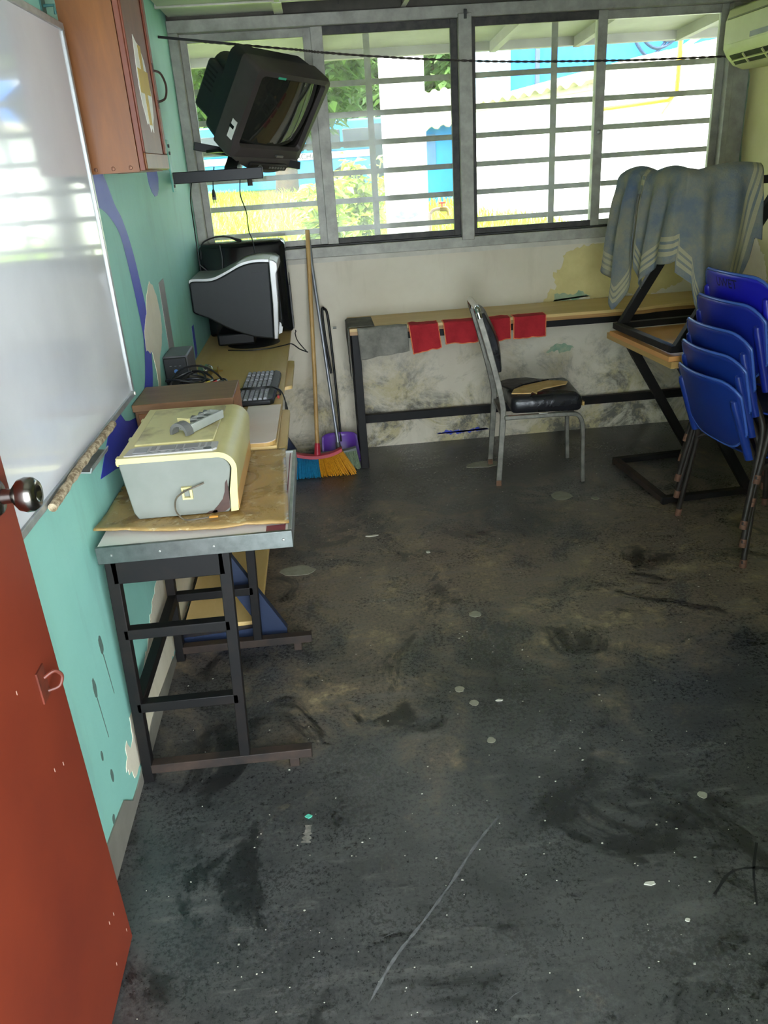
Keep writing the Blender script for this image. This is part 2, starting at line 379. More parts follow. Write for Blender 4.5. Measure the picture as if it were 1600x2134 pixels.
floor_line([(.341, 1.559), (.26, 1.47), (.181, 1.366), (.10, 1.27), (.023, 1.184), (-.036, 1.094)], .004, M_SCR)
floor_line([(-.165, 1.60), (-.168, 1.57), (-.172, 1.54)], .012, mat('#8a857a', .7, c2='#5b5852', scale=60))
M_SCD = mat('#151516', .6)
floor_line([(.78, 1.25), (.842, 1.302), (.90, 1.31), (.99, 1.29)], .004, M_SCD)
floor_line([(.95, 1.38), (.90, 1.30), (.86, 1.21)], .003, M_SCD)
for i in range(14):
    x, y, a = random.uniform(-.1, 1.1), random.uniform(1.0, 2.2), random.uniform(-.5, .5); l = random.uniform(.04, .16)
    floor_line([(x, y), (x + l * .5 * math.cos(a), y + l * .5 * math.sin(a) + .004), (x + l * math.cos(a), y + l * math.sin(a))], .0008, M_SCR)

# ---- window
win = thing('window_1', None, None, (.86, YB, 1.14), kind='structure')
y0, y1 = YB - .035, YB + .05
def wbx(name, x0, x1, z0, z1, m=None, ya=y0, yb=y1): return MB().box((x0, ya, z0), (x1, yb, z1)).build(name, m or M_FRAME, win, bevel=.003)
wbx('bottom_rail', XL, XR, 1.14, 1.195); wbx('bottom_track', XL, XR, 1.195, 1.205, M_FRAMEDK, YB - .01, YB + .04)
wbx('top_rail', XL, XR, 2.245, 2.30); wbx('jamb', XL, -.60, 1.195, 2.245); wbx('jamb', 2.265, XR, 1.195, 2.245, None, YB - .02); wbx('jamb', 2.235, 2.27, 1.195, 2.245, None, YB - .035)
wbx('mullion', .80, .868, 1.18, 2.26, None, YB - .05)
sash = [(-.60, .065, 1), (.055, .80, 0), (.868, 1.585, 0), (1.535, 2.245, 1)]
M_GLASS = None
def m_glass():
    t = NT('dusty_glass'); n = t.noise(1, 8, .7, t.mapped((5, 5, 1.3))); f = t.noise(40, 5, .7); zz = t.sep()[2]
    tr = t.n('BsdfTransparent'); tr.inputs[0].default_value = (.95, .97, .96, 1)
    df = t.n('BsdfDiffuse'); df.inputs[0].default_value = (.75, .75, .72, 1)
    tl = t.n('BsdfTranslucent'); tl.inputs[0].default_value = (.8, .8, .78, 1)
    gl = t.n('BsdfGlossy'); gl.inputs['Roughness'].default_value = .05
    m1 = t.n('MixShader'); t.l(df.outputs[0], m1.inputs[1]); t.l(tl.outputs[0], m1.inputs[2]); m1.inputs[0].default_value = .6
    m2 = t.n('MixShader'); t.l(t.math('ADD', t.ramp(n, [(.38, .04), (.70, .15)]), t.ramp(f, [(.62, 0.0), (.75, .07)])), m2.inputs[0]); t.l(tr.outputs[0], m2.inputs[1]); t.l(m1.outputs[0], m2.inputs[2])
    m3 = t.n('MixShader'); lw = t.n('LayerWeight'); lw.inputs[0].default_value = .25
    t.l(t.math('MULTIPLY', lw.outputs['Fresnel'], .5), m3.inputs[0]); t.l(m2.outputs[0], m3.inputs[1]); t.l(gl.outputs[0], m3.inputs[2])
    t.l(m3.outputs[0], t.out.inputs[0]); return t.m
M_GLASS = m_glass()
M_SEAL = mat('#2a2827', .6, c2='#4a4540', scale=20)
for i, (a, b, outer_) in enumerate(sash):
    yc = YB + .03 if outer_ else YB + .008; m_ = M_FRAME if outer_ else M_SEAL
    sw = .05 if outer_ else .036
    l_ = .0 if i == 0 else sw
    s_ = MB().box((a, yc - .012, 1.205), (b, yc + .012, 1.235)).box((a, yc - .012, 2.205), (b, yc + .012, 2.245)).build('sash_rail', m_, win, bevel=.002)
    for (u, v, mm) in ((a, a + .06 if i == 1 else a + sw * .7, M_FRAME if i == 1 else m_), (b - (.05 if i == 2 else sw), b, M_FRAME if i == 2 else m_)):
        MB().box((u, yc - .014, 1.205), (v, yc + .014, 2.245)).build('sash_stile', mm, win, bevel=.002)
    MB().box((a + .01, yc - .002, 1.21), (b - .01, yc + .002, 2.24)).build('pane', M_GLASS, win)
MB().lathe([(.0, 0), (.012, 0), (.012, .006), (.005, .01), (.0, .012)], Matrix.Translation((1.56, YB - .012, 1.68)) @ Matrix.Rotation(R(90), 4, 'X'), 14).build('latch', M_GREYMET, win, smooth=30)
MB().box((.828, YB - .058, 2.235), (.842, YB - .05, 2.275)).build('hook', M_FRAMEDK, win)

# burglar grille outside the glass
gr = thing('window_grille', 'grey flat bar security grille outside the sliding windows', 'grille', (.86, 4.8, 1.14))
M_GRIL = mat('#7d7776', .6, .2, c2='#5d5856', scale=18, bump=.2)
for z in (2.0, 1.85, 1.706, 1.56, 1.415, 1.268):
    MB().box((XL - .02, 4.775, z - .014), (XR + .02, 4.783, z + .014)).build('horizontal_bar', M_GRIL, gr)
for x in (-.66, .345, 1.355, 2.37):
    MB().box((x - .017, 4.768, 1.16), (x + .017, 4.775, 2.32)).build('vertical_bar', M_GRIL, gr)

# ---- door, swung open against the left wall
door = thing('door_1', None, None, (-.588, .42, .01), kind='structure')
M_RED = mat('#80311b', .5, c2='#6f2817', scale=2.5, bump=.04)
MB().box((-.608, .42, .012), (-.568, 1.312, 2.05)).build('door_leaf', M_RED, door, bevel=.002)
kM = Matrix.Translation((-.568, 1.245, 1.137)) @ Matrix.Rotation(R(90), 4, 'Y')
kn = MB().lathe([(.0, .0), (.033, 0), (.033, .004), (.028, .010), (.013, .014), (.012, .03), (.017, .034), (.026, .042), (.0295, .053), (.0285, .064), (.022, .072), (.014, .073), (.009, .068), (.0, .067)], kM, 28)
kn.build('door_knob', mat('#8d8984', .22, 1.0, c2='#7a7672', scale=60), door, smooth=50)
st = MB().box((-.568, 1.21, .745), (-.565, 1.245, .81)).tube(smoothpath([(-.566, 1.235, .785), (-.55, 1.247, .79), (-.541, 1.253, .775), (-.548, 1.247, .757), (-.566, 1.238, .755)]), .0035, 8)
st.build('staple_lock', mat('#6d2f20', .5, c2='#4f2619', scale=40), door, smooth=35)
M_SCUFF = mat('#c9a592', .6)
for (y, z) in ((1.13, .83), (1.18, .62), (1.22, .60), (1.22, .17), (1.25, .16), (1.20, .07), (1.29, .06)):
    MB().box((-.5682, y - .001, z - .004), (-.5675, y + .001, z + .004)).build('paint_scuff', M_SCUFF, door)
# ================================================================ LEFT WALL
# ---- whiteboard
wbd = thing('whiteboard', 'large white dry-erase board with thin aluminium frame on teal wall', 'whiteboard', (XL, 1.5, .97))
t = NT('whiteboard_enamel'); t.col(t.mix(t.ramp(t.noise(3), [(.4, 0.0), (.7, 1.0)]), '#dcdcdf', '#d2d2d6')); t.rough(.09); t.b.inputs['Coat Weight'].default_value = .3
MB().box((XL + .004, .62, .985), (XL + .016, 2.505, 1.978)).build('writing_surface', t.m, wbd)
for a, b in (((XL, .61, .968), (XL + .022, 2.52, .986)), ((XL, .61, 1.976), (XL + .022, 2.52, 1.994)), ((XL, 2.503, .986), (XL + .022, 2.52, 1.976)), ((XL, .61, .986), (XL + .022, .628, 1.976))):
    MB().box(a, b).build('frame_rail', M_ALU, wbd, bevel=.002)
tr = MB().prism([(XL + .018, .958), (XL + .05, .955), (XL + .055, .968), (XL + .052, .969), (XL + .048, .959), (XL + .018, .962)], 1.84, 2.01, 'xz')
tr.build('pen_tray', M_ALU, wbd)['label'] = 'short piece of bent aluminium pen tray'
MB().lathe([(0, 0), (.006, 0), (.005, .004), (0, .005)], Matrix.Translation((XL + .022, 2.51, .978)) @ Matrix.Rotation(R(90), 4, 'Y'), 10).build('corner_cap', M_WHITE, wbd)
pts = smoothpath([(XL + .034, 1.595, .972), (XL + .036, 1.72, .980), (XL + .034, 1.88, .984), (XL + .034, 2.02, .982), (XL + .032, 2.17, .98)], 5)
t = NT('mottled_stick'); t.col(t.mix(t.ramp(t.noise(70, 6, .7), [(.42, 0.0), (.58, 1.0)]), '#c4b294', '#7a664c')); t.rough(.85); t.bump(t.noise(120), .5)
one(MB().tube(pts, [.010 + .003 * noise.noise((i * .7, 1, 2)) for i in range(len(pts))], 10), 'wooden_stick', t.m, 'rough mottled tan stick lying along the bottom edge of the whiteboard', 'stick', (XL + .034, 1.6, .965), smooth=50)
hk = MB().tube([(XL, 2.43, 2.02), (XL + .03, 2.43, 2.02), (XL + .03, 2.43, 2.00)], .004, 8).box((XL, 2.41, 2.005), (XL + .004, 2.45, 2.035))
one(hk, 'wall_hook', mat('#33605a', .5), 'small dark wall hook above the whiteboard corner', 'hook', (XL, 2.43, 2.0))

# ---- first-aid wall cabinet
cab = thing('wall_cabinet', 'brown wooden first aid cabinet with yellow cross hung on teal wall', 'cabinet', (XL, 2.76, 1.62))
M_CAB = wood('#865120', '#6f4018', (14, 14, 2.2), .38); M_CABD = wood('#7f4630', '#6a3725', (14, 14, 2.0), .42)
cx, ca, cb, cz0, cz1 = -.50, 2.563, 2.955, 1.62, 2.24
for a, b, nm in (((XL, ca, cz0), (cx, ca + .016, cz1), 'side_panel'), ((XL, cb - .016, cz0), (cx, cb, cz1), 'side_panel'), ((XL + .007, ca + .0165, cz0 + .001), (cx, cb - .0165, cz0 + .016), 'bottom_panel'), ((XL + .007, ca + .0165, cz1 - .016), (cx, cb - .0165, cz1 - .001), 'top_panel'), ((XL, ca + .0165, cz0 + .001), (XL + .006, cb - .0165, cz1 - .001), 'back_panel')):
    MB().box(a, b).build(nm, M_CAB, cab)
dr = MB().box((cx + .001, ca + .002, cz0 + .002), (cx + .017, cb - .002, cz1 - .002)).build('door', M_CABD, cab, bevel=.002)
for a, b in (((ca + .002, cz0 + .004), (cb - .002, cz0 + .05)), ((ca + .002, cz1 - .05), (cb - .002, cz1 - .004)), ((ca + .002, cz0 + .05), (ca + .02, cz1 - .05)), ((cb - .042, cz0 + .05), (cb - .002, cz1 - .05))):
    MB().box((cx + .017, a[0], a[1]), (cx + .024, b[0], b[1])).build('door_moulding', M_CAB if a[1] < cz0 + .01 else M_CABD, dr, bevel=.003)
MB().tube(smoothpath([(cx + .024, 2.93, 1.915), (cx + .045, 2.935, 1.905), (cx + .056, 2.937, 1.87), (cx + .048, 2.935, 1.835), (cx + .024, 2.93, 1.825)]), .0035, 8).box((cx + .022, 2.922, 1.91), (cx + .026, 2.938, 1.935)).box((cx + .022, 2.922, 1.805), (cx + .026, 2.938, 1.83)).build('handle', mat('#3d2f28', .4, .6), dr, smooth=40)
sx = cx + .0175
pap = [(2.70, 1.985), (2.735, 1.97), (2.77, 1.965), (2.82, 1.93), (2.835, 1.90), (2.85, 1.86), (2.86, 1.83), (2.845, 1.80), (2.835, 1.775), (2.81, 1.755), (2.80, 1.73), (2.785, 1.745), (2.76, 1.73), (2.745, 1.755), (2.715, 1.75), (2.70, 1.78), (2.685, 1.80), (2.675, 1.85), (2.68, 1.90), (2.69, 1.94)]
ps = MB().prism(pap, sx - .001, sx + .0008, 'yz').build('torn_paper', M_WHITE, dr); ps['label'] = 'torn white paper label'
MB().prism([(2.748, 1.75), (2.788, 1.75), (2.788, 1.835), (2.845, 1.835), (2.845, 1.90), (2.788, 1.90), (2.788, 1.965), (2.748, 1.965), (2.748, 1.90), (2.692, 1.90), (2.692, 1.835), (2.748, 1.835)], sx, sx + .0016, 'yz').build('yellow_cross', mat('#c9a411', .5, c2='#b8940c'), dr)['label'] = 'printed yellow cross'
for x in (-.625, -.575, -.525):
    MB().lathe([(0, 0), (.006, 0), (.005, .003), (0, .0035)], Matrix.Translation((x, ca, cz0 + .012)) @ Matrix.Rotation(R(90), 4, 'X'), 10).build('screw', mat('#6b4630', .4, .5), cab)

# ---- television bracket + television
br = thing('television_bracket', 'black steel arm bracket bolted to teal wall under the television', 'bracket', (XL, 4.02, 1.58))
pl_ = MB().box((XL, 4.0, 1.535), (XL + .006, 4.075, 1.755)); pl_.build('wall_plate', mat('#6fb8a6', .5, c2='#67ae9d'), br, bevel=.002)
for z in (1.73, 1.70, 1.56): MB().box((XL + .006, 4.025, z - .007), (XL + .01, 4.05, z + .007)).build('bolt', M_BLKSTEEL, br)
MB().box((-.635, 3.985, 1.568), (-.225, 4.035, 1.618)).build('arm', M_BLACK, br, bevel=.003)
MB().lathe([(0, -.03), (.012, -.03), (.012, .0), (0, .0)], Matrix.Translation((-.29, 4.01, 1.57)), 10).build('pivot_bolt', M_RUST, br)
TV = Matrix.Translation((-.125, 4.142, 1.817)) @ Matrix.Rotation(R(42.7), 4, 'Z') @ Matrix.Rotation(R(37.2), 4, 'X') @ Matrix.Rotation(R(5.46), 4, 'Y')
MB().bar((-.548, 4.2, 1.728), (-.058, 4.35, 1.612), .03, .035).build('tray_bar', M_BLACK, br, bevel=.002)
MB().bar((-.46, 4.16, 1.70), (-.23, 4.36, 1.68), .10, .012).build('tray_plate', M_BLACK, br)
MB().bar((-.37, 4.02, 1.60), (-.35, 4.24, 1.68), .06, .05).build('swivel_post', M_BLACK, br)
MB().bar((-.40, 4.20, 1.69), TV @ Vector((-.10, .25, -.195)), .04, .02).build('support_strut', M_BLACK, br)
tv = thing('crt_television', 'dark grey tube television tilted down on the wall bracket', 'television', tuple(TV @ Vector((0, .2, -.21))))
M_TVB = mat('#453e3b', .45, c2='#38322f', scale=5); M_TVK = mat('#15181b', .5, c2='#101214')
def rr(w, h, r, y, n=5, cz=0): 
    pts = []
    for (sx_, sz, a0) in ((1, 1, 0), (-1, 1, 90), (-1, -1, 180), (1, -1, 270)):
        for i in range(n + 1):
            a = R(a0 + 90 * i / n); pts.append((sx_ * (w / 2 - r) + r * math.cos(a), y, cz + sz * (h / 2 - r) + r * math.sin(a)))
    return pts
def L(ps_): return [TV @ Vector(p) for p in ps_]
# bezel: ring swept from the front lip to the screen opening
fr = MB()
bul = lambda p, k: (p[0], p[1] - k * (1 - (p[0] / .23) ** 2) - (.02 if p[2] < -.12 else 0) * (1 - (p[0] / .23) ** 2), p[2])
rings = [L(rr(.46, .42, .02, .12)), L(rr(.465, .425, .022, .02)), L([bul(p, .02) for p in rr(.455, .415, .025, 0)]), L([bul(p, .022) for p in rr(.40, .335, .02, .0, cz=.02)]), L([bul(p, .012) for p in rr(.385, .32, .02, .02, cz=.02)])]
fr.loft(rings, False); fr.a['open'] = 1; fr.build('bezel', M_TVB, tv, smooth=35)
hs = MB().loft([L(rr(.45, .41, .03, .11)), L(rr(.44, .40, .04, .21)), L(rr(.39, .33, .05, .235, cz=-.02)), L(rr(.35, .28, .06, .34, cz=-.035)), L(rr(.27, .20, .05, .385, cz=-.035))]); hs.build('housing', M_TVK, tv, smooth=35)
for s_ in (-1, 1): MB().box((s_ * .185 - .025, .20, -.16), (s_ * .185 + .025, .34, .07), TV).build('side_pod', M_TVK, tv, bevel=.018, seg=3)
for k in range(5): MB().box((-.2125, .25, .04 - k * .022), (-.2095, .32, .047 - k * .022), TV).build('vent_slot', mat('#050506', .8), tv)
scr = MB(); g = []
for i in range(13):
    row = []
    for j in range(11):
        u, v = -1 + i / 6, -1 + j / 5; row.append(TV @ Vector((u * .192, .008 + .022 * (u * u + v * v) / 2 - .016 * (1 - u * u), .02 + v * .160)))
    g.append(row)
scr.sheet(g); scr.a['open'] = 1
t = NT('tube_glass'); t.col('#23241f'); t.rough(.06); t.b.inputs['Specular IOR Level'].default_value = .9; t.b.inputs['Coat Weight'].default_value = 1; t.b.inputs['Coat Roughness'].default_value = .03
scr.build('screen', t.m, tv, smooth=60)
chin = [(-.215, -.195)] + [(x * .021, -.255 + .05 * (x / 10) ** 2) for x in range(-10, 11)] + [(.215, -.195)]
q = MB(); n_ = len(chin); q.loft([[TV @ Vector((x, y - k * .03 * (1 - (x / .23) ** 2), z)) for x, z in chin] for y, k in ((.10, 0), (.02, .6), (-.004, 1), (-.012, 1))]); q.build('chin', M_TVB, tv, bevel=.004)
MB().box((-.12, -.048, -.238), (.12, -.03, -.205), TV).build('control_flap', mat('#2a2523', .5), tv, bevel=.006)
for k in range(6): MB().box((.0 + k * .018, -.051, -.226), (.012 + k * .018, -.046, -.216), TV).build('button', M_GREYMET, tv)
MB().lathe([(0, 0), (.012, 0), (.010, .006), (0, .007)], TV @ Matrix.Translation((-.06, -.048, -.221)) @ Matrix.Rotation(R(90), 4, 'X'), 14).build('knob', M_GREYMET, tv)
MB().box((.03, -.040, -.172), (.075, -.030, -.162), TV).build('badge', M_GREYMET, tv)
MB().box((-.2335, .01, -.13), (-.231, .045, -.045), TV).build('sticker', M_WHITE, tv)['label'] = 'white paper sticker'
MB().box((-.235, .02, -.085), (-.2328, .05, -.07), TV).build('tape', M_BLACK, tv)
MB().box((-.12, -.018, .188), (-.075, -.014, .197), TV).build('sticker', mat('#3fae8a', .5), tv)['label'] = 'tiny green sticker remnant'

pc = thing('power_cord', 'thin black cord with two-pin plug dangling under the bracket arm', 'cord', (-.47, 4.03, 1.5))
MB().tube(smoothpath([(-.45, 4.05, 1.63), (-.46, 4.02, 1.57), (-.463, 4.01, 1.53)]), .003, 6).build('cable', M_CORD, pc, smooth=60)
MB().tube([(-.463, 4.01, 1.535), (-.463, 4.01, 1.515), (-.463, 4.01, 1.50)], [.005, .009, .010], 8).box((-.472, 4.0, 1.49), (-.454, 4.02, 1.502)).build('plug', M_CORD, pc)
MB().tube([(-.468, 4.01, 1.492), (-.468, 4.01, 1.475)], .002, 6).tube([(-.458, 4.01, 1.492), (-.458, 4.01, 1.475)], .002, 6).build('pin', M_BRASS, pc)
one(MB().tube(smoothpath([(-.335, 4.02, 1.57), (-.345, 4.05, 1.50), (-.335, 4.15, 1.42), (-.345, 4.28, 1.33), (-.34, 4.353, 1.285), (-.335, 4.354, 1.25), (-.33, 4.354, 1.18), (-.325, 4.354, 1.12)]), .003, 6), 'antenna_cable', M_CORD, 'thin black cable hanging from the bracket to the black monitor', 'cable', (-.33, 4.354, 1.1), smooth=60)
one(MB().tube(smoothpath([(-.56, 4.1, 1.60), (-.60, 4.2, 1.5), (-.625, 4.35, 1.35), (-.63, 4.38, 1.2), (-.625, 4.38, 1.05), (-.62, 4.4, .9)]), .003, 6), 'wall_cable', M_CORD, 'thin black cable running down the corner beside the window jamb', 'cable', (-.62, 4.4, .9), smooth=60)

# ---- rope strung across the window
rp = thing('curtain_line', 'twisted dark rope on a steel rod strung across the window', 'rope', (XL, 4.27, 2.19))
MB().bar((XL, 4.27, 2.192), (-.30, 4.297, 2.148), .012, .01).build('rod', M_BLKSTEEL, rp)
rpts = smoothpath([(-.45, 4.285, 2.165), (-.05, 4.315, 2.118), (.126, 4.33, 2.095), (.5, 4.36, 2.057), (.9, 4.39, 2.026), (1.3, 4.42, 2.008), (1.7, 4.45, 1.996), (2.2, 4.49, 1.992), (2.355, 4.5, 1.992)], 12)
for ph in (0, math.pi):
    q = []
    for i in range(len(rpts) * 3 - 2):
        a, f = divmod(i, 3); p = rpts[a] if f == 0 else rpts[a].lerp(rpts[min(a + 1, len(rpts) - 1)], f / 3)
        an = i * .9 + ph; q.append(p + Vector((0, .003 * math.cos(an), .003 * math.sin(an))))
    MB().tube(q, .0032, 5).build('strand', mat('#2c2624', .8, c2='#4a423c', scale=60), rp, smooth=60)

# ---- air conditioner on the right wall
ac = thing('air_conditioner', 'yellowed split air conditioner unit high on the right wall', 'air conditioner', (XR, 4.0, 1.93))
M_AC = mat('#d3cfa3', .42, c2='#c3be8b', scale=4)
prof = [(XR, 1.93), (XR - .10, 1.925), (XR - .155, 1.945), (XR - .195, 1.985), (XR - .215, 2.02), (XR - .215, 2.14), (XR - .20, 2.19), (XR - .17, 2.205), (XR, 2.21)]
MB().prism(prof, 3.66, 4.47, 'xz').build('body', M_AC, ac, bevel=.006)
MB().box((XR - .2185, 3.68, 2.035), (XR - .214, 4.455, 2.145)).build('front_panel', M_AC, ac, bevel=.003)
MB().box((XR - .2200, 3.70, 2.146), (XR - .214, 4.44, 2.152)).build('panel_groove', mat('#7d7a5a', .6), ac)
MB().box((XR - .2195, 4.02, 2.043), (XR - .216, 4.20, 2.066)).build('display_window', mat('#77787a', .25), ac)
lv = MB().box((-.001, 3.72, -.028), (.003, 4.42, .028), Matrix.Translation((XR - .182, 0, 1.966)) @ Matrix.Rotation(R(-42), 4, 'Y'))
lv.build('outlet', mat('#1a1712', .7), ac)
for k in (0,): MB().box((-.006, 3.725, -.003), (.006, 4.415, .003), Matrix.Translation((XR - .186, 0, 1.964)) @ Matrix.Rotation(R(-42), 4, 'Y')).build('louvre', M_AC, ac)
for y in (3.9, 4.1, 4.28): MB().box((-.008, y - .004, -.028), (.004, y + .004, .028), Matrix.Translation((XR - .182, 0, 1.966)) @ Matrix.Rotation(R(-42), 4, 'Y')).build('louvre_rib', M_AC, ac)

# ================================================================ LEFT FURNITURE
# ---- long computer desk
dk = thing('computer_desk', 'long pine-topped computer desk with dark blue Z-shaped end panels along teal wall', 'desk', (-.42, 3.5, 0))
M_DBLUE = mat('#1c2b47', .5, c2='#15213a', scale=6)
MB().box((-.645, 2.46, .762), (-.193, 4.575, .78)).build('desktop', M_PINE, dk, bevel=.002)
MB().box((-.64, 2.47, .70), (-.60, 4.57, .762)).build('back_rail', M_DBLUE, dk)
for y in (2.50, 4.50):
    MB().prism([(-.643, .0), (-.247, .0), (-.24, .06), (-.395, .357), (-.595, .745), (-.24, .745), (-.24, .762), (-.643, .762), (-.643, .70), (-.34, .075), (-.643, .06)], y, y + .03, 'xz').build('end_panel', M_DBLUE, dk, bevel=.002)
MB().box((-.62, 2.532, .068), (-.335, 4.5, .086)).build('low_shelf', M_PINE, dk, bevel=.004)
for a, b in ((2.50, 2.96), (3.30, 3.80)):
    pl = [(-.5, a), (-.19, a)] + arc((-.19, a + .03), .025, -90, 0, 4) + arc((-.19, b - .03), .025, 0, 90, 4) + [(-.5, b)]
    MB().prism(pl, .742, .757).build('keyboard_tray', M_PINE, dk)

# ---- steel table with board top
tb = thing('steel_table', 'black steel ladder-legged table topped with aluminium-edged white board', 'table', (-.40, 2.15, 0))
ya, yb = 1.845, 2.455
def st_(name, p, q, w=.03, h=None, m=None): return MB().bar(p, q, w, h or w).build(name, m or M_BLKSTEEL, tb, bevel=.002)
for y in (ya, yb):
    st_('leg', (-.628, y, 0), (-.598, y, .735)); st_('leg', (-.345, y, .045), (-.312, y, .735))
    st_('foot_bar', (-.615, y, .045), (-.152, y, .045), .032, .03, M_RUST); st_('foot_block', (-.205, y, 0), (-.205, y, .03), .028, m=M_RUST)
    st_('rung', (-.615, y, .26), (-.335, y, .26)); st_('rung', (-.605, y, .498), (-.325, y, .498)); st_('rung', (-.60, y, .69), (-.315, y, .69), .03, .075)
st_('side_rail', (-.615, ya, .26), (-.615, yb, .26)); st_('side_rail', (-.602, ya, .70), (-.602, yb, .70)); st_('side_rail', (-.314, ya, .70), (-.314, yb, .70))
t = NT('white_board_print'); t.col(t.mix(t.ramp(t.noise(4), [(.45, 0.0), (.6, 1.0)]), '#eae4df', '#e0d6d2')); t.rough(.4)
MB().box((-.622, 1.82, .742), (-.14, 2.432, .762)).build('board', t.m, tb)
MB().box((-.198, 1.824, .762), (-.152, 1.865, .7635)).box((-.152, 1.83, .762), (-.149, 2.42, .7632)).build('maroon_print', mat('#8e4650', .5), tb)
MB().box((-.622, 1.812, .722), (-.132, 1.822, .768)).build('edge_strip', M_ALUDK, tb, bevel=.001)
MB().box((-.142, 1.822, .722), (-.132, 2.435, .768)).build('edge_strip', M_ALU, tb, bevel=.001)
MB().box((-.622, 2.43, .722), (-.132, 2.437, .768)).build('edge_strip', M_ALU, tb)
for x in (-.585, -.465, -.33, -.155):
    MB().lathe([(0, 0), (.004, 0), (.003, .002), (0, .0025)], Matrix.Translation((x, 1.812, .745)) @ Matrix.Rotation(R(90), 4, 'X'), 10).build('rivet', M_GREYMET, tb)
# soaked cardboard
t = NT('wet_cardboard'); a = t.noise(5, 8, .65, dist=.8); b = t.noise(24, 8, .7)
t.col(t.mix(t.ramp(b, [(.58, 0.0), (.63, .75)]), t.mix(t.ramp(a, [(.42, 0.0), (.58, 1.0)]), '#b4935c', '#8d6c38'), '#dcc9a0'))
t.rough(t.ramp(a, [(.42, .5), (.56, .08)])); t.bump(t.math('ADD', b, a), .5, .004)
cp = [(-.646, 1.888), (-.5, 1.874), (-.36, 1.872), (-.139, 1.852), (-.145, 2.0), (-.152, 2.2), (-.166, 2.44), (-.40, 2.445), (-.646, 2.44)]
q = MB(); NU = 36; g = []
for i in range(NU + 1):
    row = []; u = i / NU
    for j in range(NU + 1):
        v = j / NU
        xl, xr_ = -.640, -.139 - .027 * v
        yf = 1.888 - .034 * u + .006 * math.sin(u * 9); x = xl + (xr_ - xl) * u; y = yf + (2.445 - yf) * v
        lift = .0025 * noise.noise((x * 14, y * 14, 1)) + .004 * max(0, noise.noise((x * 30, y * 30, 3))) + (.012 * (1 - u / .35) * (1 - v / .25) if u < .35 and v < .25 else 0)
        row.append((x, y, .7715 + max(lift, -.002)))
    g.append(row)
q.sheet(g); one(q, 'cardboard_sheet', t.m, 'soaked brown cardboard sheet lying on the steel table under the printer', 'cardboard', (-.40, 2.15, .769), solid=.005, smooth=60)

# ---- printer
pr = thing('printer', 'yellowed grey and cream all-in-one printer on wet cardboard', 'printer', (-.41, 2.16, .776))
t = NT('printer_grey'); X_, Y_, Z_ = t.sep()
t.col(t.mix(t.ramp(t.noise(6), [(.4, 0.0), (.7, 1.0)]), '#7f827a', '#74786f')); t.rough(.5); M_PG = t.m
M_PC = mat('#d9cf96', .42, c2='#c9bd80', scale=5)
px0, px1, py0, py1, pz0, pz1 = -.565, -.275, 1.945, 2.385, .777, .953
fprof = [(px0 + .028, pz0), (px0 + .018, pz0 + .02), (px0 + .004, pz1 - .03), (px0 + .004, pz1 - .012), (px1 - .05, pz1 - .014)] + arc((px1 - .045, pz1 - .055), .04, 90, 0, 6) + [(px1 - .02, pz0 + .06), (px1 - .018, pz0 + .012), (px1 - .026, pz0)]
MB().prism(fprof, py0 + .004, py1, 'xz').build('body', M_PG, pr, bevel=.003)
lprof = [(px0, pz1 - .018), (px0, pz1 - .008)] + [(px0 + .006, pz1 - .001)] + [(px1 - .03, pz1 - .004)] + arc((px1 - .035, pz1 - .052), .048, 90, 0, 8) + [(px1 + .006, pz0 + .06), (px1 + .002, pz0 + .006), (px1 - .018, pz0 + .004), (px1 - .014, pz0 + .06)] + arc((px1 - .035, pz1 - .052), .034, 0, 90, 8) + [(px0 + .004, pz1 - .016)]
M_PO = M_PC
MB().prism(lprof, py0 - .004, py1 + .003, 'xz').build('lid', M_PC, pr, bevel=.003)
MB().prism([(px0 + .03, pz1 - .003), (px1 - .05, pz1 - .005), (px1 - .05, pz1 + .002), (px0 + .03, pz1 + .003)], py0 + .09, py1 - .02, 'xz').build('scanner_cover', mat('#d3c98f', .3, c2='#8f7c4c', scale=7, var=(.46, .66)), pr, bevel=.003)
MB().prism([(px1 + .0068, pz1 - .07), (px1 + .0078, pz1 - .07), (px1 + .0038, pz0 + .008), (px1 + .0028, pz0 + .008)], py0 + .002, py1 - .002, 'xz').build('side_panel', mat('#d8a862', .4, c2='#cf9f58'), pr)
pn = MB().prism([(px0 + .02, py0 + .008), (px1 - .045, py0 + .008), (px1 - .035, py0 + .02), (px1 - .035, py0 + .07), (px0 + .04, py0 + .075), (px0 + .025, py0 + .06)], pz1 - .006, pz1 + .0015).build('control_panel', mat('#b9b6b4', .45, c2='#aeaba9'), pr)
MB().box((px0 + .04, py0 + .022, pz1), (px0 + .075, py0 + .06, pz1 + .003)).build('display', mat('#9a999b', .3), pn)
for (x0, x1) in ((.083, .095), (.105, .145), (.15, .165), (.17, .205), (.212, .222), (.228, .238)):
    MB().box((px0 + x0, py0 + .03, pz1), (px0 + x1, py0 + .066, pz1 + .0025)).build('print_block', mat('#9d9a99', .5), pn)
for x in (.085, .108, .13, .145, .165, .18, .195): MB().lathe([(0, 0), (.005, 0), (.004, .002), (0, .0025)], Matrix.Translation((px0 + x, py0 + .018, pz1 + .001)), 10).build('button', mat('#7d7d7c', .4), pn)
MB().lathe([(.0085, 0), (.011, .0), (.011, .002), (.0085, .002)], Matrix.Translation((px0 + .232, py0 + .02, pz1)), 16).build('button_ring', mat('#5d5e5c', .4), pn)
for y in (py0 + .05, py0 + .21, py1 - .05): MB().box((px0 - .014, y, pz1 - .04), (px0 + .004, y + .022, pz1 - .018)).build('hinge_lug', M_PC, pr)
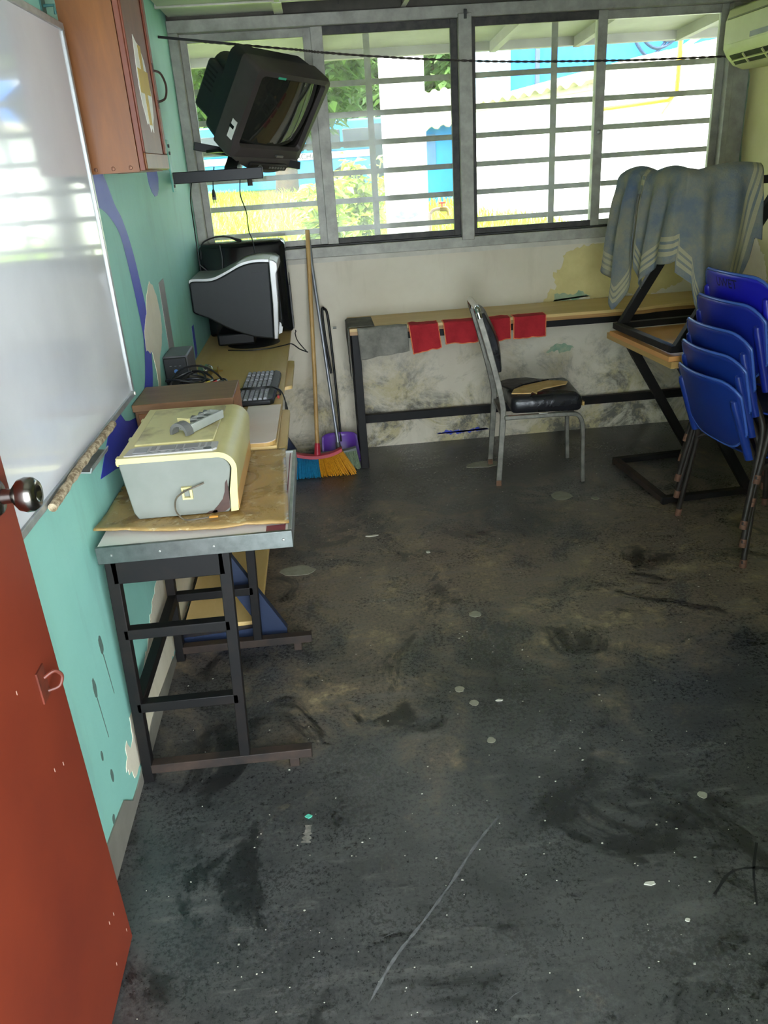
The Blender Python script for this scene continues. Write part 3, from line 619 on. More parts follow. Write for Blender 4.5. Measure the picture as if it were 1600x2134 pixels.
cl = MB().box((-.413, py0 - .006, .826), (-.386, py0 + .006, .831)).box((-.413, py0 - .006, .855), (-.386, py0 + .006, .860)).box((-.392, py0 - .006, .83), (-.386, py0 + .006, .856)).box((-.413, py0 - .004, .826), (-.408, py0 + .006, .858)).build('socket_clip', M_PC, pr)
MB().tube(smoothpath([(-.352, py0 - .003, .868), (-.37, py0 - .006, .862), (-.385, py0 - .01, .858), (-.405, py0 - .014, .852), (-.427, py0 - .02, .836), (-.432, py0 - .024, .806), (-.418, py0 - .032, .786), (-.40, py0 - .04, .782), (-.36, py0 - .035, .782), (-.345, py0 - .03, .782)]), .0024, 6).build('lead', mat('#6f6450', .5, c2='#3b332a', scale=40), pr, smooth=60)
MB().box((-.348, py0 - .034, .780), (-.325, py0 - .026, .784)).build('lead_tip', mat('#c9892a', .5), pr)
M_STAIN = mat('#3a2520', .6, c2='#4d342b', scale=30)
MB().prism([(-.345, .779), (-.31, .780), (-.296, .79), (-.293, .83), (-.293, .87), (-.300, .86), (-.304, .835), (-.312, .815), (-.325, .80), (-.335, .79)], py0 + .0025, py0 + .0045, 'xz').build('ink_stain', M_STAIN, pr)
MB().prism([(-.36, .779), (-.33, .779), (-.33, .786), (-.35, .784)], py0 + .0025, py0 + .0045, 'xz').build('ink_stain', M_STAIN, pr)

# printer paper-feed part lying on the lid
pp = thing('printer_part', 'small grey plastic roller part lying on the printer lid', 'printer part', (-.375, 2.17, .957), (0, 0, R(60)))
M_PPG = mat('#a9aca4', .45, c2='#969a92'); M_PPD = mat('#5d5f5c', .5)
MB().box((-.07, -.026, 0), (.075, -.018, .024)).box((-.07, .018, .006), (.075, .022, .022)).box((-.07, -.02, .004), (.075, .02, .008)).build('tray', M_PPG, pp, world=False, bevel=.0015)
for x in (-.048, -.018, .012, .042, .072): MB().box((x, -.02, .006), (x + .003, .02, .022)).build('divider', M_PPG, pp, world=False)
for x in (-.030, .002, .034): MB().lathe([(.004, 0), (.010, 0), (.010, .010), (.004, .010)], Matrix.Translation((x, .0, .010)), 12).build('roller', M_PPD, pp, world=False, smooth=40)
for x in (-.042, .004, .038, .06): MB().lathe([(0, 0), (.010, 0), (.010, .008), (0, .008)], Matrix.Translation((x, .03, .014)) @ Matrix.Rotation(R(90), 4, 'X'), 12).build('wheel', M_PPD, pp, world=False, smooth=40)
MB().prism([(-.03, 0)] + arc((0, .004), .03, 165, 15, 8) + [(.03, 0), (.022, 0)] + arc((0, .002), .022, 15, 165, 8) + [(-.022, 0)], -.098, -.07, 'yz').build('curved_guide', mat('#6c6d69', .5), pp, world=False)
MB().box((-.055, -.004, .02), (-.048, .034, .034)).build('cream_tab', M_PC, pp, world=False)

# ---- things on the desk
wx = thing('wooden_box', 'brown veneered wooden box with drawer front behind the printer', 'box', (-.48, 2.63, .78))
MB().box((-.64, 2.525, .785), (-.325, 2.75, .915)).build('body', M_BROWNWOOD, wx, bevel=.002)
MB().box((-.645, 2.518, .912), (-.320, 2.752, .936)).build('top', wood('#8a6544', '#6f4d31', (3, 20, 20), .4), wx, bevel=.002)
MB().box((-.63, 2.519, .795), (-.34, 2.526, .905)).build('drawer_front', wood('#8a5a34', '#704626', (3, 20, 20), .4), wx, bevel=.002)
MB().box((-.321, 2.53, .788), (-.3195, 2.745, .932)).build('side_veneer', wood('#b67a4a', '#9b6238', (20, 3, 20), .4), wx)

up = thing('backup_power_unit', 'small black backup power unit with blue power button beside teal wall', 'power unit', (-.597, 3.2, .78))
MB().box((-.644, 3.11, .782), (-.55, 3.30, .962)).build('housing', mat('#55555a', .45, c2='#4c4c50'), up, bevel=.006)
MB().box((-.641, 3.098, .784), (-.553, 3.112, .957)).build('front_panel', M_RUBBER, up, bevel=.005)
MB().lathe([(0, 0), (.0085, 0), (.007, .002), (0, .0022)], Matrix.Translation((-.597, 3.098, .905)) @ Matrix.Rotation(R(90), 4, 'X'), 16).build('power_button', mat('#5b84c4', .35, c2='#6f97d4'), up)
for x in (-.619, -.601, -.583): MB().box((x, 3.0965, .925), (x + .008, 3.0985, .9265)).build('indicator', M_GREYMET, up)

kb_ = thing('door_lock_set', 'loose chrome and brass door knob lock set on the desk', 'lock', (-.525, 3.5, .78))
km = Matrix.Translation((-.548, 3.5, .808)) @ Matrix.Rotation(R(-62), 4, 'Z') @ Matrix.Rotation(R(90), 4, 'X')
MB().lathe([(0, -.03), (.018, -.03), (.026, -.02), (.027, -.008), (.02, 0), (.012, .004), (.012, .014), (.0, .014)], km, 22).build('knob', M_CHROME, kb_, smooth=40)
MB().lathe([(.0, .014), (.030, .014), (.030, .018), (.024, .024), (0, .024)], km, 22).build('rose', M_CHROME, kb_, smooth=40)
MB().tube([(-.53, 3.50, .805), (-.49, 3.49, .805)], .009, 10).box((-.492, 3.475, .788), (-.487, 3.505, .825)).box((-.50, 3.488, .802), (-.47, 3.498, .808)).build('latch', M_BRASS, kb_)

cb_ = thing('cable_bundle', 'tangled bundle of black audio cables behind the wooden box', 'cables', (-.5, 2.9, .78))
for k in range(13):
    a0 = random.uniform(0, 6.28); r0 = random.uniform(.05, .09); c0 = (-.50 + random.uniform(-.04, .03), 2.92 + random.uniform(-.03, .05)); z0 = .80 + k * .010
    P_ = []
    for i in range(14):
        a = a0 + i * .48; P_.append((max(-.635, c0[0] + r0 * 1.1 * math.cos(a)), c0[1] + r0 * math.sin(a), z0 + .012 * math.sin(a * 2 + k)))
    MB().tube(smoothpath(P_, 4), .004, 6).build('cable_loop', M_CORD, cb_, smooth=60)
MB().tube(smoothpath([(-.60, 2.92, .90), (-.54, 2.90, .955), (-.46, 2.9, .96), (-.40, 2.92, .90), (-.385, 2.95, .80)]), .004, 6).build('cable_loop', M_CORD, cb_, smooth=60)
MB().tube(smoothpath([(-.45, 2.95, .86), (-.40, 3.0, .84), (-.36, 2.98, .80), (-.34, 2.97, .785)]), .0035, 6).build('cable_loop', M_CORD, cb_, smooth=60)
for x, c in ((-.455, '#c8b43a'), (-.43, '#b3282a')):
    MB().tube([(x, 2.86, .905), (x + .02, 2.86, .912)], .005, 8).build('connector', mat(c, .4), cb_)
    MB().tube([(x + .02, 2.86, .912), (x + .03, 2.86, .915)], .004, 8).build('connector_tip', M_CHROME, cb_)

# keyboard
kbt = thing('keyboard', 'black computer keyboard with its cord wound around it', 'keyboard', (-.288, 3.18, .78), (0, 0, R(-1)))
M_KB = mat('#17171a', .45, c2='#202024'); M_KEY = mat('#3a3a3e', .4, c2='#4a4a4e', scale=50)
kpoly = [(-.075, -.235), (.055, -.235), (.068, -.22), (.075, .05), (.075, .2), (.05, .245), (-.07, .235)]
MB().prism(kpoly, .003, .022).build('case', M_KB, kbt, world=False, bevel=.004)
MB().prism([(.045, -.225), (.062, -.215), (.072, .05), (.072, .2), (.05, .235)], .022, .026).build('palm_rim', mat('#4a4a50', .35), kbt, world=False)
kk = MB()
for r_ in range(6):
    for c in range(22):
        if c in (14, 18): continue
        x = -.066 + r_ * .019; y = -.222 + c * .0203
        if y > .225: continue
        kk.loft([[(x, y, .022), (x + .0145, y, .022), (x + .0145, y + .0155, .022), (x, y + .0155, .022)], [(x + .002, y + .002, .030), (x + .0125, y + .002, .030), (x + .0125, y + .0135, .030), (x + .002, y + .0135, .030)]])
kk.build('key_block', mat('#77777c', .35, c2='#8a8a90', scale=60), kbt, world=False)['kind'] = 'stuff'
for k in range(3):
    y = -.11 + k * .008
    MB().tube(smoothpath([(-.085, y, .012), (-.07, y + .004, .036), (0, y - .004 + k * .003, .037), (.06, y + .006, .036), (.085, y, .016), (.07, y, .002), (-.075, y, .001), (-.085, y, .012)], 5), .0026, 6).build('cord', M_CORD, kbt, world=False, smooth=60)
MB().tube(smoothpath([(.06, -.10, .038), (.09, -.13, .03), (.105, -.17, .012), (.11, -.19, -.01)]), .0026, 6).build('cord', M_CORD, kbt, world=False, smooth=60)
MB().tube([(.11, -.185, -.005), (.112, -.20, -.025), (.112, -.203, -.035)], [.003, .006, .006], 8).build('connector', M_CORD, kbt, world=False)
MB().box((.078, -.16, .005), (.086, -.14, .016)).build('red_tab', mat('#b52a22', .4), kbt, world=False)

# pale laminated board
pb = [(-.316, 2.462), (-.235, 2.455)] + arc((-.235, 2.495), .04, -90, 0, 6) + [(-.193, 2.90), (-.316, 2.905)]
lb = thing('laminated_board', 'pale pink laminated board with rounded corner lying on the desk', 'board', (-.255, 2.68, .78))
MB().prism(pb, .781, .793).build('core', wood('#cfa968', '#b98f50', (2, 2, 60)), lb)
MB().prism([(x - .001, y) for x, y in pb], .793, .7945).build('laminate', mat('#e9d6cb', .35, c2='#e2cbbf', scale=6), lb)

# ---- monitors at the far end
cm = thing('crt_monitor', 'dark grey tube monitor with silver trim facing away from teal wall', 'monitor', (-.42, 4.15, .78))
cpf = [(-.64, 1.131), (-.622, 1.143), (-.53, 1.141), (-.457, 1.167), (-.382, 1.200), (-.312, 1.212), (-.245, 1.208)]
cpb = [(-.262, .826), (-.32, .835), (-.383, .851), (-.473, .889), (-.56, .943), (-.63, .976), (-.642, .99)]
sp = smoothpath([(x, 0, z) for x, z in cpf], 4); sb = smoothpath([(x, 0, z) for x, z in cpb], 4)
side = [(p.x, p.z - .012) for p in sp] + [(p.x, p.z) for p in sb]
MB().prism(side, 4.0, 4.34, 'xz').build('housing', mat('#15191a', .55, c2='#101415', scale=40), cm, bevel=.008, seg=3)
trim = [(p.x, p.z) for p in sp] + [(p.x, p.z - .0125) for p in reversed(sp)]
M_SILV = mat('#b4b3b1', .35, .4, c2='#a5a4a2')
MB().prism(trim, 4.002, 4.338, 'xz').build('top_trim', M_SILV, cm, bevel=.002)
MB().prism([(-.246, 1.208), (-.225, 1.205), (-.207, 1.19), (-.206, 1.16), (-.216, 1.14), (-.222, 1.0), (-.235, .86), (-.243, .825), (-.262, .826), (-.25, 1.0)], 3.998, 4.342, 'xz').build('front_bezel', M_SILV, cm, bevel=.004)
MB().box((-.219, 4.03, .88), (-.2125, 4.31, 1.15)).build('screen', t.m if False else mat('#0d0f10', .08), cm)
MB().box((-.335, 3.997, 1.150), (-.275, 4.001, 1.157)).build('side_slot', M_BLACK, cm)
MB().lathe([(0, 0), (.13, 0), (.12, .012), (.06, .03), (.05, .06), (0, .06)], Matrix.Translation((-.38, 4.17, .781)) @ Matrix.Scale(1.05, 4), 28).build('swivel_base', M_BLACK, cm, smooth=40)
MB().box((-.55, 4.05, .80), (-.36, 4.3, .86)).build('neck', M_BLACK, cm, bevel=.01)
MB().prism([(-.24, .84), (-.222, .845), (-.215, .88), (-.228, .90)], 4.05, 4.1, 'xz').build('tilt_knob', M_SILV, cm)

bm = thing('black_television', 'glossy black television set standing behind the grey tube monitor', 'television', (-.4, 4.46, .78))
ring = lambda x0, x1, z0, z1, y, r=.025: [(x, y, z) for x, z in (arc((x1 - r, z1 - r), r, 0, 90, 4) + arc((x0 + r, z1 - r), r, 90, 180, 4) + arc((x0 + r * .6, z0 + r * .6), r * .6, 180, 270, 4) + arc((x1 - r * .6, z0 + r * .6), r * .6, 270, 360, 4))]
t = NT('gloss_black'); t.col(t.mix(t.noise(5), '#0a0b0c', '#121315')); t.rough(.14); M_GB = t.m
MB().loft([ring(-.60, -.20, .80, 1.245, 4.365), ring(-.625, -.178, .79, 1.262, 4.38), ring(-.63, -.174, .783, 1.268, 4.44), ring(-.625, -.176, .783, 1.266, 4.52), ring(-.60, -.20, .80, 1.245, 4.545)]).build('housing', M_GB, bm, smooth=45)
MB().box((-.56, 4.42, .781), (-.26, 4.5, .80)).build('base', M_BLACK, bm)
MB().prism([(4.39, .80), (4.50, .80), (4.51, 1.0), (4.50, 1.08), (4.46, 1.09), (4.41, 1.03)], -.177, -.172, 'yz').build('side_connector_panel', mat('#2e2b2a', .5, c2='#4a4542', scale=30), bm)
MB().lathe([(0, 0), (.008, 0), (.007, .002), (0, .002)], Matrix.Translation((-.172, 4.44, .87)) @ Matrix.Rotation(R(90), 4, 'Y'), 14).build('side_badge', M_GREYMET, bm)
MB().tube(smoothpath([(-.62, 4.40, 1.16), (-.615, 4.37, 1.22), (-.60, 4.40, 1.275), (-.53, 4.42, 1.298), (-.46, 4.43, 1.292), (-.42, 4.43, 1.275)]), .004, 6).build('cord', M_CORD, bm, smooth=60)
MB().tube([(-.455, 4.43, 1.288), (-.425, 4.43, 1.276), (-.40, 4.43, 1.270)], [.004, .008, .007], 8).build('plug', M_CORD, bm)
MB().tube(smoothpath([(-.51, 4.36, 1.26), (-.505, 4.352, 1.2), (-.51, 4.35, 1.15), (-.515, 4.35, 1.11)]), .003, 6).build('cord', mat('#5a5a5c', .5), bm, smooth=60)
MB().tube(smoothpath([(-.625, 4.36, 1.17), (-.58, 4.352, 1.13), (-.54, 4.35, 1.11)]), .003, 6).build('cord', mat('#5a5a5c', .5), bm, smooth=60)
dc = thing('monitor_cables', 'two thin black cables trailing over the desk edge beside the tube monitor', 'cables', (-.2, 4.1, .78))
MB().tube(smoothpath([(-.168, 4.42, .784), (-.165, 4.38, .784), (-.168, 4.32, .784), (-.155, 4.2, .77), (-.12, 4.05, .755), (-.11, 4.02, .752)]), .003, 6).build('cable', M_CORD, dc, smooth=60)
MB().tube(smoothpath([(-.5, 4.02, .784), (-.4, 3.98, .784), (-.3, 3.985, .784), (-.22, 4.03, .785), (-.18, 4.05, .785), (-.14, 3.98, .77), (-.10, 3.93, .762)]), .003, 6).build('cable', M_CORD, dc, smooth=60)
# ================================================================ BACK WALL FURNITURE
M_BRISB, M_BRISY, M_BRISG = mat('#1f86b4', .6, c2='#176f99', scale=60), mat('#e2a022', .6, c2='#c07d12', scale=60), mat('#8b9a7e', .6, c2='#6d7d66', scale=60)
def bristle_fan(x0, x1, X0, X1, yt, yb_, zt, arch, n, rows=4):
    q = MB()
    for i in range(n):
        for r_ in range(rows):
            u = (i + random.uniform(-.3, .3)) / (n - 1); dy = (r_ - (rows - 1) / 2) * .012
            zt_ = zt(u); ex = X0 + (X1 - X0) * u + random.uniform(-.004, .004); zb = .003 + random.uniform(0, .008) + arch * (2 * abs(u - .5)) ** 2
            q.tube([(x0 + (x1 - x0) * u, yt + dy, zt_), ((x0 + (x1 - x0) * u) * .5 + ex * .5, (yt + dy + yb_ + dy * 2) / 2 - .004, (zt_ + zb) / 2), (ex, yb_ + dy * 2.0, zb)], [.0022, .003, .0036], 4)
    return q
b1 = thing('push_broom', 'broom with red head, blue and yellow bristles and wooden handle leaning on wall', 'broom', (-.11, 4.24, 0))
MB().tube([(-.112, 4.285, .10), (-.086, 4.40, .55), (-.053, 4.565, 1.29)], [.0125, .0125, .0125], 10).build('handle', wood('#c9a468', '#a98247', (30, 30, 4)), b1, smooth=50)
hp = [(-.255, .118), (-.19, .098), (-.11, .088), (-.03, .098), (.03, .122)]
sp = smoothpath([(x, 4.27, z) for x, z in hp], 6)
MB().loft([[p + Vector((0, -.022, -.01)), p + Vector((0, .022, -.01)), p + Vector((0, .02, .012)), p + Vector((0, -.02, .012))] for p in sp]).build('head', mat('#b5283a', .4, c2='#a02030'), b1, bevel=.003)
MB().tube([(-.114, 4.275, .09), (-.110, 4.29, .135), (-.108, 4.297, .16)], [.02, .017, .015], 12).build('socket', mat('#b5283a', .4, c2='#a02030'), b1, smooth=40)
zf = lambda u: .088 + .03 * (2 * u - 1) ** 2 - .008
for (a, b, A, B, m_, u0, u1) in ((-.252, -.115, -.262, -.105, M_BRISB, 0, .5), (-.108, .028, -.10, .095, M_BRISY, .5, 1)):
    o = bristle_fan(a, b, A, B, 4.268, 4.19, lambda u, u0=u0, u1=u1: zf(u0 + (u1 - u0) * u), .0 if u0 == 0 else .0, 24).build('bristles', m_, b1); o['kind'] = 'stuff'; o['label'] = 'blue bristles' if u0 == 0 else 'yellow bristles'
b2 = thing('grey_broom', 'broom with grey-green bristles and grey metal handle beside the dustpan', 'broom', (.05, 4.36, 0))
MB().tube([(.012, 4.335, .11), (-.045, 4.53, 1.10), (-.05, 4.57, 1.28)], .010, 10).build('handle', mat('#8d9094', .35, .5, c2='#77797d'), b2, smooth=50)
MB().tube([(.013, 4.33, .09), (.009, 4.345, .14)], [.018, .014], 10).build('socket', mat('#4d4f50', .5), b2, smooth=40)
MB().loft([[(x, 4.29, z - .008), (x, 4.33, z - .008), (x, 4.33, z + .01), (x, 4.29, z + .01)] for x, z in ((-.10, .085), (.0, .088), (.07, .096), (.112, .106))]).build('head', mat('#6f7572', .5), b2, bevel=.003)
o = bristle_fan(-.10, .110, -.11, .122, 4.31, 4.27, lambda u: .08 + .02 * u, .0, 34).build('bristles', M_BRISG, b2); o['kind'] = 'stuff'
b3 = thing('dustpan', 'purple long-handled dustpan standing against the back wall', 'dustpan', (.03, 4.45, 0))
M_PUR = mat('#6a3fa0', .35, c2='#5c3590')
g = []
for i in range(13):
    u = -1 + i / 6; row = []
    for j in range(7):
        v = j / 6; row.append((.022 + u * (.115 - .012 * v), 4.475 - .035 * (abs(u) ** 3) - .05 * (1 - v) ** 3, .006 + .152 * v - .012 * (abs(u) ** 6) * v))
    g.append(row)
q = MB().sheet(g); q.a['open'] = 1; q.build('back_wall', M_PUR, b3, solid=.004, smooth=60)
g = [[(.022 + u / 6 * .115, 4.43 - v * .03, .004) for v in range(3)] for u in range(-6, 7)]
q = MB().sheet(g); q.a['open'] = 1; q.build('floor_plate', M_PUR, b3, solid=.003)
MB().tube(smoothpath([(.03, 4.475, .10), (.028, 4.50, .40), (.018, 4.545, .80), (.0, 4.56, .865), (-.012, 4.565, .85), (-.008, 4.555, .70), (.008, 4.53, .5)]), .007, 8).build('handle', M_BLACK, b3, smooth=60)
MB().lathe([(.0, 0), (.006, 0), (.006, .02), (0, .02)], Matrix.Translation((.04, 4.53, .76)) @ Matrix.Rotation(R(90), 4, 'Y'), 8).build('peg', M_GREYMET, b3)

# ---- long bench desk under the window
bd = thing('bench_desk', 'long pine-topped desk on black steel frame below the window', 'desk', (1.1, 4.4, 0))
fe = [(.125, 4.235), (1.5, 4.215), (1.72, 4.21), (1.80, 4.235), (1.95, 4.255), (2.06, 4.25), (2.12, 4.22), (2.34, 4.215), (2.34, 4.60), (.125, 4.60)]
MB().prism(fe, .785, .80).build('desktop', M_PINEX, bd)
MB().prism([(x, y + (.004 if y < 4.4 else 0)) for x, y in fe], .765, .785).build('chipboard_layer', M_EDGE, bd)
for x in (.155, 2.25):
    for y in (4.265, 4.575): MB().box((x - .022, y - .018, 0), (x + .022, y + .018, .765)).build('leg', M_BLKSTEEL, bd, bevel=.002)
    MB().box((x - .02, 4.25, .72), (x + .02, 4.575, .765)).box((x - .02, 4.25, .19), (x + .02, 4.575, .23)).build('end_rail', M_BLKSTEEL, bd)
MB().box((.17, 4.275, .72), (2.25, 4.305, .765)).build('apron', M_BLKSTEEL, bd)
MB().box((.17, 4.545, .175), (2.25, 4.575, .225)).build('stretcher', M_BLKSTEEL, bd, bevel=.002)

def draped(x0, x1, top_y, drop, edge_y, name, m, label, cat, skew=0.0, wav=.008, trim=None, group=None, seed=0):
    """cloth laid on the desk top and folded over its front edge"""
    g = []; NU, NV = 22, 26; zt = .8035
    for i in range(NU + 1):
        u = i / NU; row = []
        lt = (top_y - edge_y) * (1 + .15 * noise.noise((u * 3, seed, 0))); ld = drop[0] + (drop[1] - drop[0]) * u + .008 * noise.noise((u * 4, seed, 2)); tot = lt + ld
        for j in range(NV + 1):
            s_ = tot * j / NV; w = wav * noise.noise((u * 3.2, j * .12, seed))
            x = x0 + (x1 - x0) * u + (skew + .02 * noise.noise((u, seed, 5))) * max(0, s_ - lt) * 1.2
            if s_ < lt: y, z = edge_y + (lt - s_), zt + max(0, w) * .8
            else: y, z = edge_y - .006 - abs(w) * (s_ - lt) * 8 * .5 - .004, zt - (s_ - lt)
            if abs(s_ - lt) < .006: y -= .0; z = min(z, zt)
            row.append((x, y, z))
        g.append(row)
    q = MB().sheet(g); o = one(q, name, m, label, cat, ((x0 + x1) / 2, edge_y, .8), group, solid=.003, smooth=70)
    if trim:
        b_ = [g[i][0] for i in range(NU + 1)]; e_ = [g[i][-1] for i in range(NU + 1)]; l_ = g[0]; r_ = g[-1]
        tq = MB()
        for ln in (b_, e_, l_, r_): tq.tube(ln, .003, 5)
        tq.build('stitched_edge', trim, o, smooth=60)
    return o
t = NT('red_felt'); t.col(t.mix(t.ramp(t.noise(9), [(.4, 0.0), (.7, 1.0)]), '#b0242c', '#8e161f')); t.rough(.95); t.bump(t.noise(160), .5); M_REDF = t.m
M_TRIM = mat('#d8603c', .8, c2='#e39a62', scale=40)
for i, (x0, x1, d0, d1, sk, lab) in enumerate(((.44, .595, .155, .13, .10, 'red felt rag hung over the desk edge right next to the grey rag'), (.625, .80, .115, .115, .08, 'red felt rag on the desk edge between the two rags left of the chair back'),
        (.83, .985, .115, .115, 0.03, 'red felt rag on the desk edge partly hidden behind the chair back'), (1.005, 1.18, .115, .115, .0, 'red felt rag on the desk edge just right of the chair back'))):
    if i == 1: lab = 'second red felt rag from the grey rag on the desk edge'
    draped(x0, x1, 4.27, (d0, d1), 4.212, 'red_rag', M_REDF, lab, 'rag', sk, trim=M_TRIM, group='red rags on the desk edge', seed=i * 3.3)
t = NT('grey_cloth'); t.col(t.mix(t.ramp(t.noise(7, 8, .7), [(.35, 0.0), (.7, 1.0)]), '#8f8b80', '#5d5a53')); t.rough(.95); t.bump(t.noise(120), .5); M_GCL = t.m
draped(.165, .43, 4.24, (.165, .135), 4.21, 'grey_rag', M_GCL, 'dirty grey rag hung over the front edge of the bench desk', 'rag', .04, .012, seed=11)
g = []
for i in range(14):
    u = i / 13; row = []
    for j in range(30):
        s_ = j / 29 * .42
        y = 4.26 + u * .28
        if s_ < .14: x, z = .26 - s_, .8045 + .004 * abs(noise.noise((u * 4, s_ * 20, 1)))
        else: x, z = .119 - .012 * abs(noise.noise((u * 5, s_ * 6, 2))), .803 - (s_ - .14) * (1.0 - .3 * u)
        row.append((x, y, z))
    g.append(row)
one(MB().sheet(g), 'dark_rag', mat('#77746b', .95, c2='#57544c', scale=12, bump=.3), 'crumpled darker grey rag draped over the left end of the bench desk', 'rag', (.12, 4.4, .79), solid=.003, smooth=70)

# ---- torn steel chair
ch = thing('steel_chair', 'old steel chair with torn black vinyl seat facing the right wall', 'chair', (.848, 3.985, 0), (0, 0, R(-4)))
M_CHS = mat('#8a877c', .42, .55, c2='#625f57', scale=20, bump=.15); M_CHR = mat('#77543a', .7, c2='#5b3f2c', scale=30)
def rect_tube(mb, pts, w, h):
    P_ = smoothpath(pts, 6); rings = []
    for i, p in enumerate(P_):
        d = (P_[min(i + 1, len(P_) - 1)] - P_[max(i - 1, 0)]).normalized(); sd2 = Vector((0, 1, 0)); up = d.cross(sd2).normalized()
        rings.append([p + sd2 * w / 2 * a + up * h / 2 * b for a, b in ((-1, -1), (1, -1), (1, 1), (-1, 1))])
    return mb.loft(rings)
for s_ in (-1, 1):
    y = s_ * .163
    rect_tube(MB(), [(0, y, 0), (.01, y, .15), (.023, y, .36), (.02, y, .45), (-.012, y, .598), (-.06, y, .78), (-.088, y, .875), (-.098, y, .91)], .018, .03).build('rear_leg', M_CHS, ch, world=False, bevel=.004)
    rect_tube(MB(), [(.03, y * 1.05, .372), (.2, y * 1.07, .374), (.36, y * 1.1, .376), (.41, y * 1.1, .36), (.43, y * 1.1, .30), (.436, y * 1.1, .15), (.442, y * 1.1, 0)], .022, .022).build('front_leg', M_CHS, ch, world=False, bevel=.004)
    MB().box((-.012, y - .012, 0), (.014, y + .012, .03)).build('rusty_foot', M_CHR, ch, world=False)
MB().box((.05, -.181, .368), (.2, -.178, .386)).build('rusted_band', M_CHR, ch, world=False); MB().box((.205, -.1815, .37), (.25, -.178, .388)).build('tape', M_WHITE, ch, world=False)
MB().tube(smoothpath([(-.088, -.163, .88), (-.098, -.155, .915), (-.10, -.12, .925), (-.10, .12, .925), (-.098, .155, .915), (-.088, .163, .88)]), .016, 8).build('top_rail', M_CHROME, ch, world=False, smooth=50)
MB().bar((.03, -.163, .372), (.03, .163, .372), .02).bar((.38, -.17, .372), (.38, .17, .372), .02).build('seat_rail', M_CHS, ch, world=False)
t = NT('black_vinyl'); t.col(t.mix(t.noise(8), '#17171a', '#242428')); t.rough(t.ramp(t.noise(6), [(.4, .25), (.7, .42)])); t.bump(t.noise(9, 4, .5, dist=1.5), .5, .01); M_VIN = t.m
q = MB()
def brx(z): return .022 - (z - .36) * .21 if z > .45 else .02
rings = []
for k in range(9):
    z = .60 + .30 * k / 8; th = .028 + .026 * math.sin(math.pi * min(max(k / 8, .05), .97)); x = -.012 - (z - .598) * .272
    rings.append([(x + .002, -.150, z), (x + .002, .150, z), (x + th, .145, z + .003), (x + th + .014, .07, z + .003), (x + th + .016, 0, z + .003), (x + th + .014, -.07, z + .003), (x + th, -.145, z + .003)])
q.loft([[Vector(p) for p in r_] for r_ in rings]).build('backrest', M_VIN, ch, world=False, bevel=.006, smooth=45)
g = []; seat = MB()
def seat_ring(z, ins, puff): 
    pts = []
    for (x, y, a0) in ((.425, .175, 0), (.07, .165, 90), (.07, -.165, 180), (.425, -.175, 270)):
        r_ = .03
        for i in range(5):
            a = R(a0 + 22.5 * i); cxx = x - r_ * (1 if x > .2 else -1); cyy = y - r_ * (1 if y > 0 else -1)
            pts.append((cxx + (r_ - ins) * math.cos(a) * 1.0, cyy + (r_ - ins) * math.sin(a), z + puff * noise.noise((cxx * 9 + a, cyy * 9, z))))
    return [Vector(p) for p in pts]
seat.loft([seat_ring(.388, .008, 0), seat_ring(.395, 0, 0), seat_ring(.43, -.006, .01), seat_ring(.458, -.002, .014), seat_ring(.470, .012, .014), seat_ring(.476, .028, .012)])
seat.build('seat_cushion', M_VIN, ch, world=False, smooth=60)
fo = [(.075, -.115), (.17, -.13), (.185, -.10), (.20, -.14), (.21, -.10), (.25, -.06), (.31, -.03), (.38, .0), (.40, .05), (.36, .075), (.30, .09), (.24, .06), (.16, .02), (.10, -.04)]
MB().prism(fo, .478, .4835).build('exposed_foam', mat('#d9bb82', .9, c2='#c49c5c', scale=18, bump=.4), ch, world=False)['label'] = 'exposed tan foam'
MB().prism([(.02, .1), (.09, -.05), (.15, .03), (.24, .075), (.31, .10), (.25, .13), (.2, .17), (.1, .16)], .478, .487).build('torn_flap', M_VIN, ch, world=False)
MB().box((.432, -.15, .405), (.442, -.12, .425)).build('exposed_foam', mat('#cda562', .9), ch, world=False)

# ================================================================ RIGHT SIDE
def z_desk(name, label, loc, rz, flip):
    d = thing(name, label, 'desk', loc, (0, 0, rz))
    hy = .285
    if not flip: zb, zt, s_ = .025, .70, 1
    def Z(z): return (.735 - z) + .0 if flip else z          # mirrored top to bottom when it lies upside down
    def br(nm, p, q, w=.035, h=.03, m=None): return MB().bar((p[0], p[1], Z(p[2])), (q[0], q[1], Z(q[2])), w, h).build(nm, m or M_BLKSTEEL, d, world=False, bevel=.002)
    br('base_bar', (0, -hy, .022), (0, hy, .022), m=M_RUST if not flip else None)
    for y in (-hy, hy):
        br('foot_bar', (-.015, y, .022), (.44, y, .022)); br('diagonal_leg', (.43, y, .03), (.02, y, .69), .03, .045); br('top_bar', (-.015, y, .685), (.46, y, .685))
        br('foot_block', (0, y, 0), (0, y, .01), .03); br('foot_block', (.44, y, -.02) if flip else (.44, y, 0), (.44, y, .01), .03)
    br('top_bar', (0, -hy, .685), (0, hy, .685)); br('top_bar', (.45, -hy, .685), (.45, hy, .685))
    a, b = (Z(.735), Z(.713)) if flip else (.700, .730); lo, hi = min(a, b), max(a, b)
    if flip: MB().box((-.025, -hy - .025, lo), (.475, hy + .025, hi)).build('desktop', wood('#d79a5c', '#c58546', (3, 1.2, 40)), d, world=False)
    else: MB().box((-.085, -hy - .115, lo), (.475, hy + .015, hi)).build('desktop', wood('#c9a465', '#a98348', (3, 1.2, 40)), d, world=False)
    return d
z_desk('student_desk', 'black steel Z-leg desk standing on the floor under an upturned desk', (1.545, 3.69, 0), R(3.5), False)
ud = z_desk('student_desk', 'upturned black steel desk stacked legs up on another desk', (1.475, 3.60, .731), R(4), True)
UM = MW[ud]

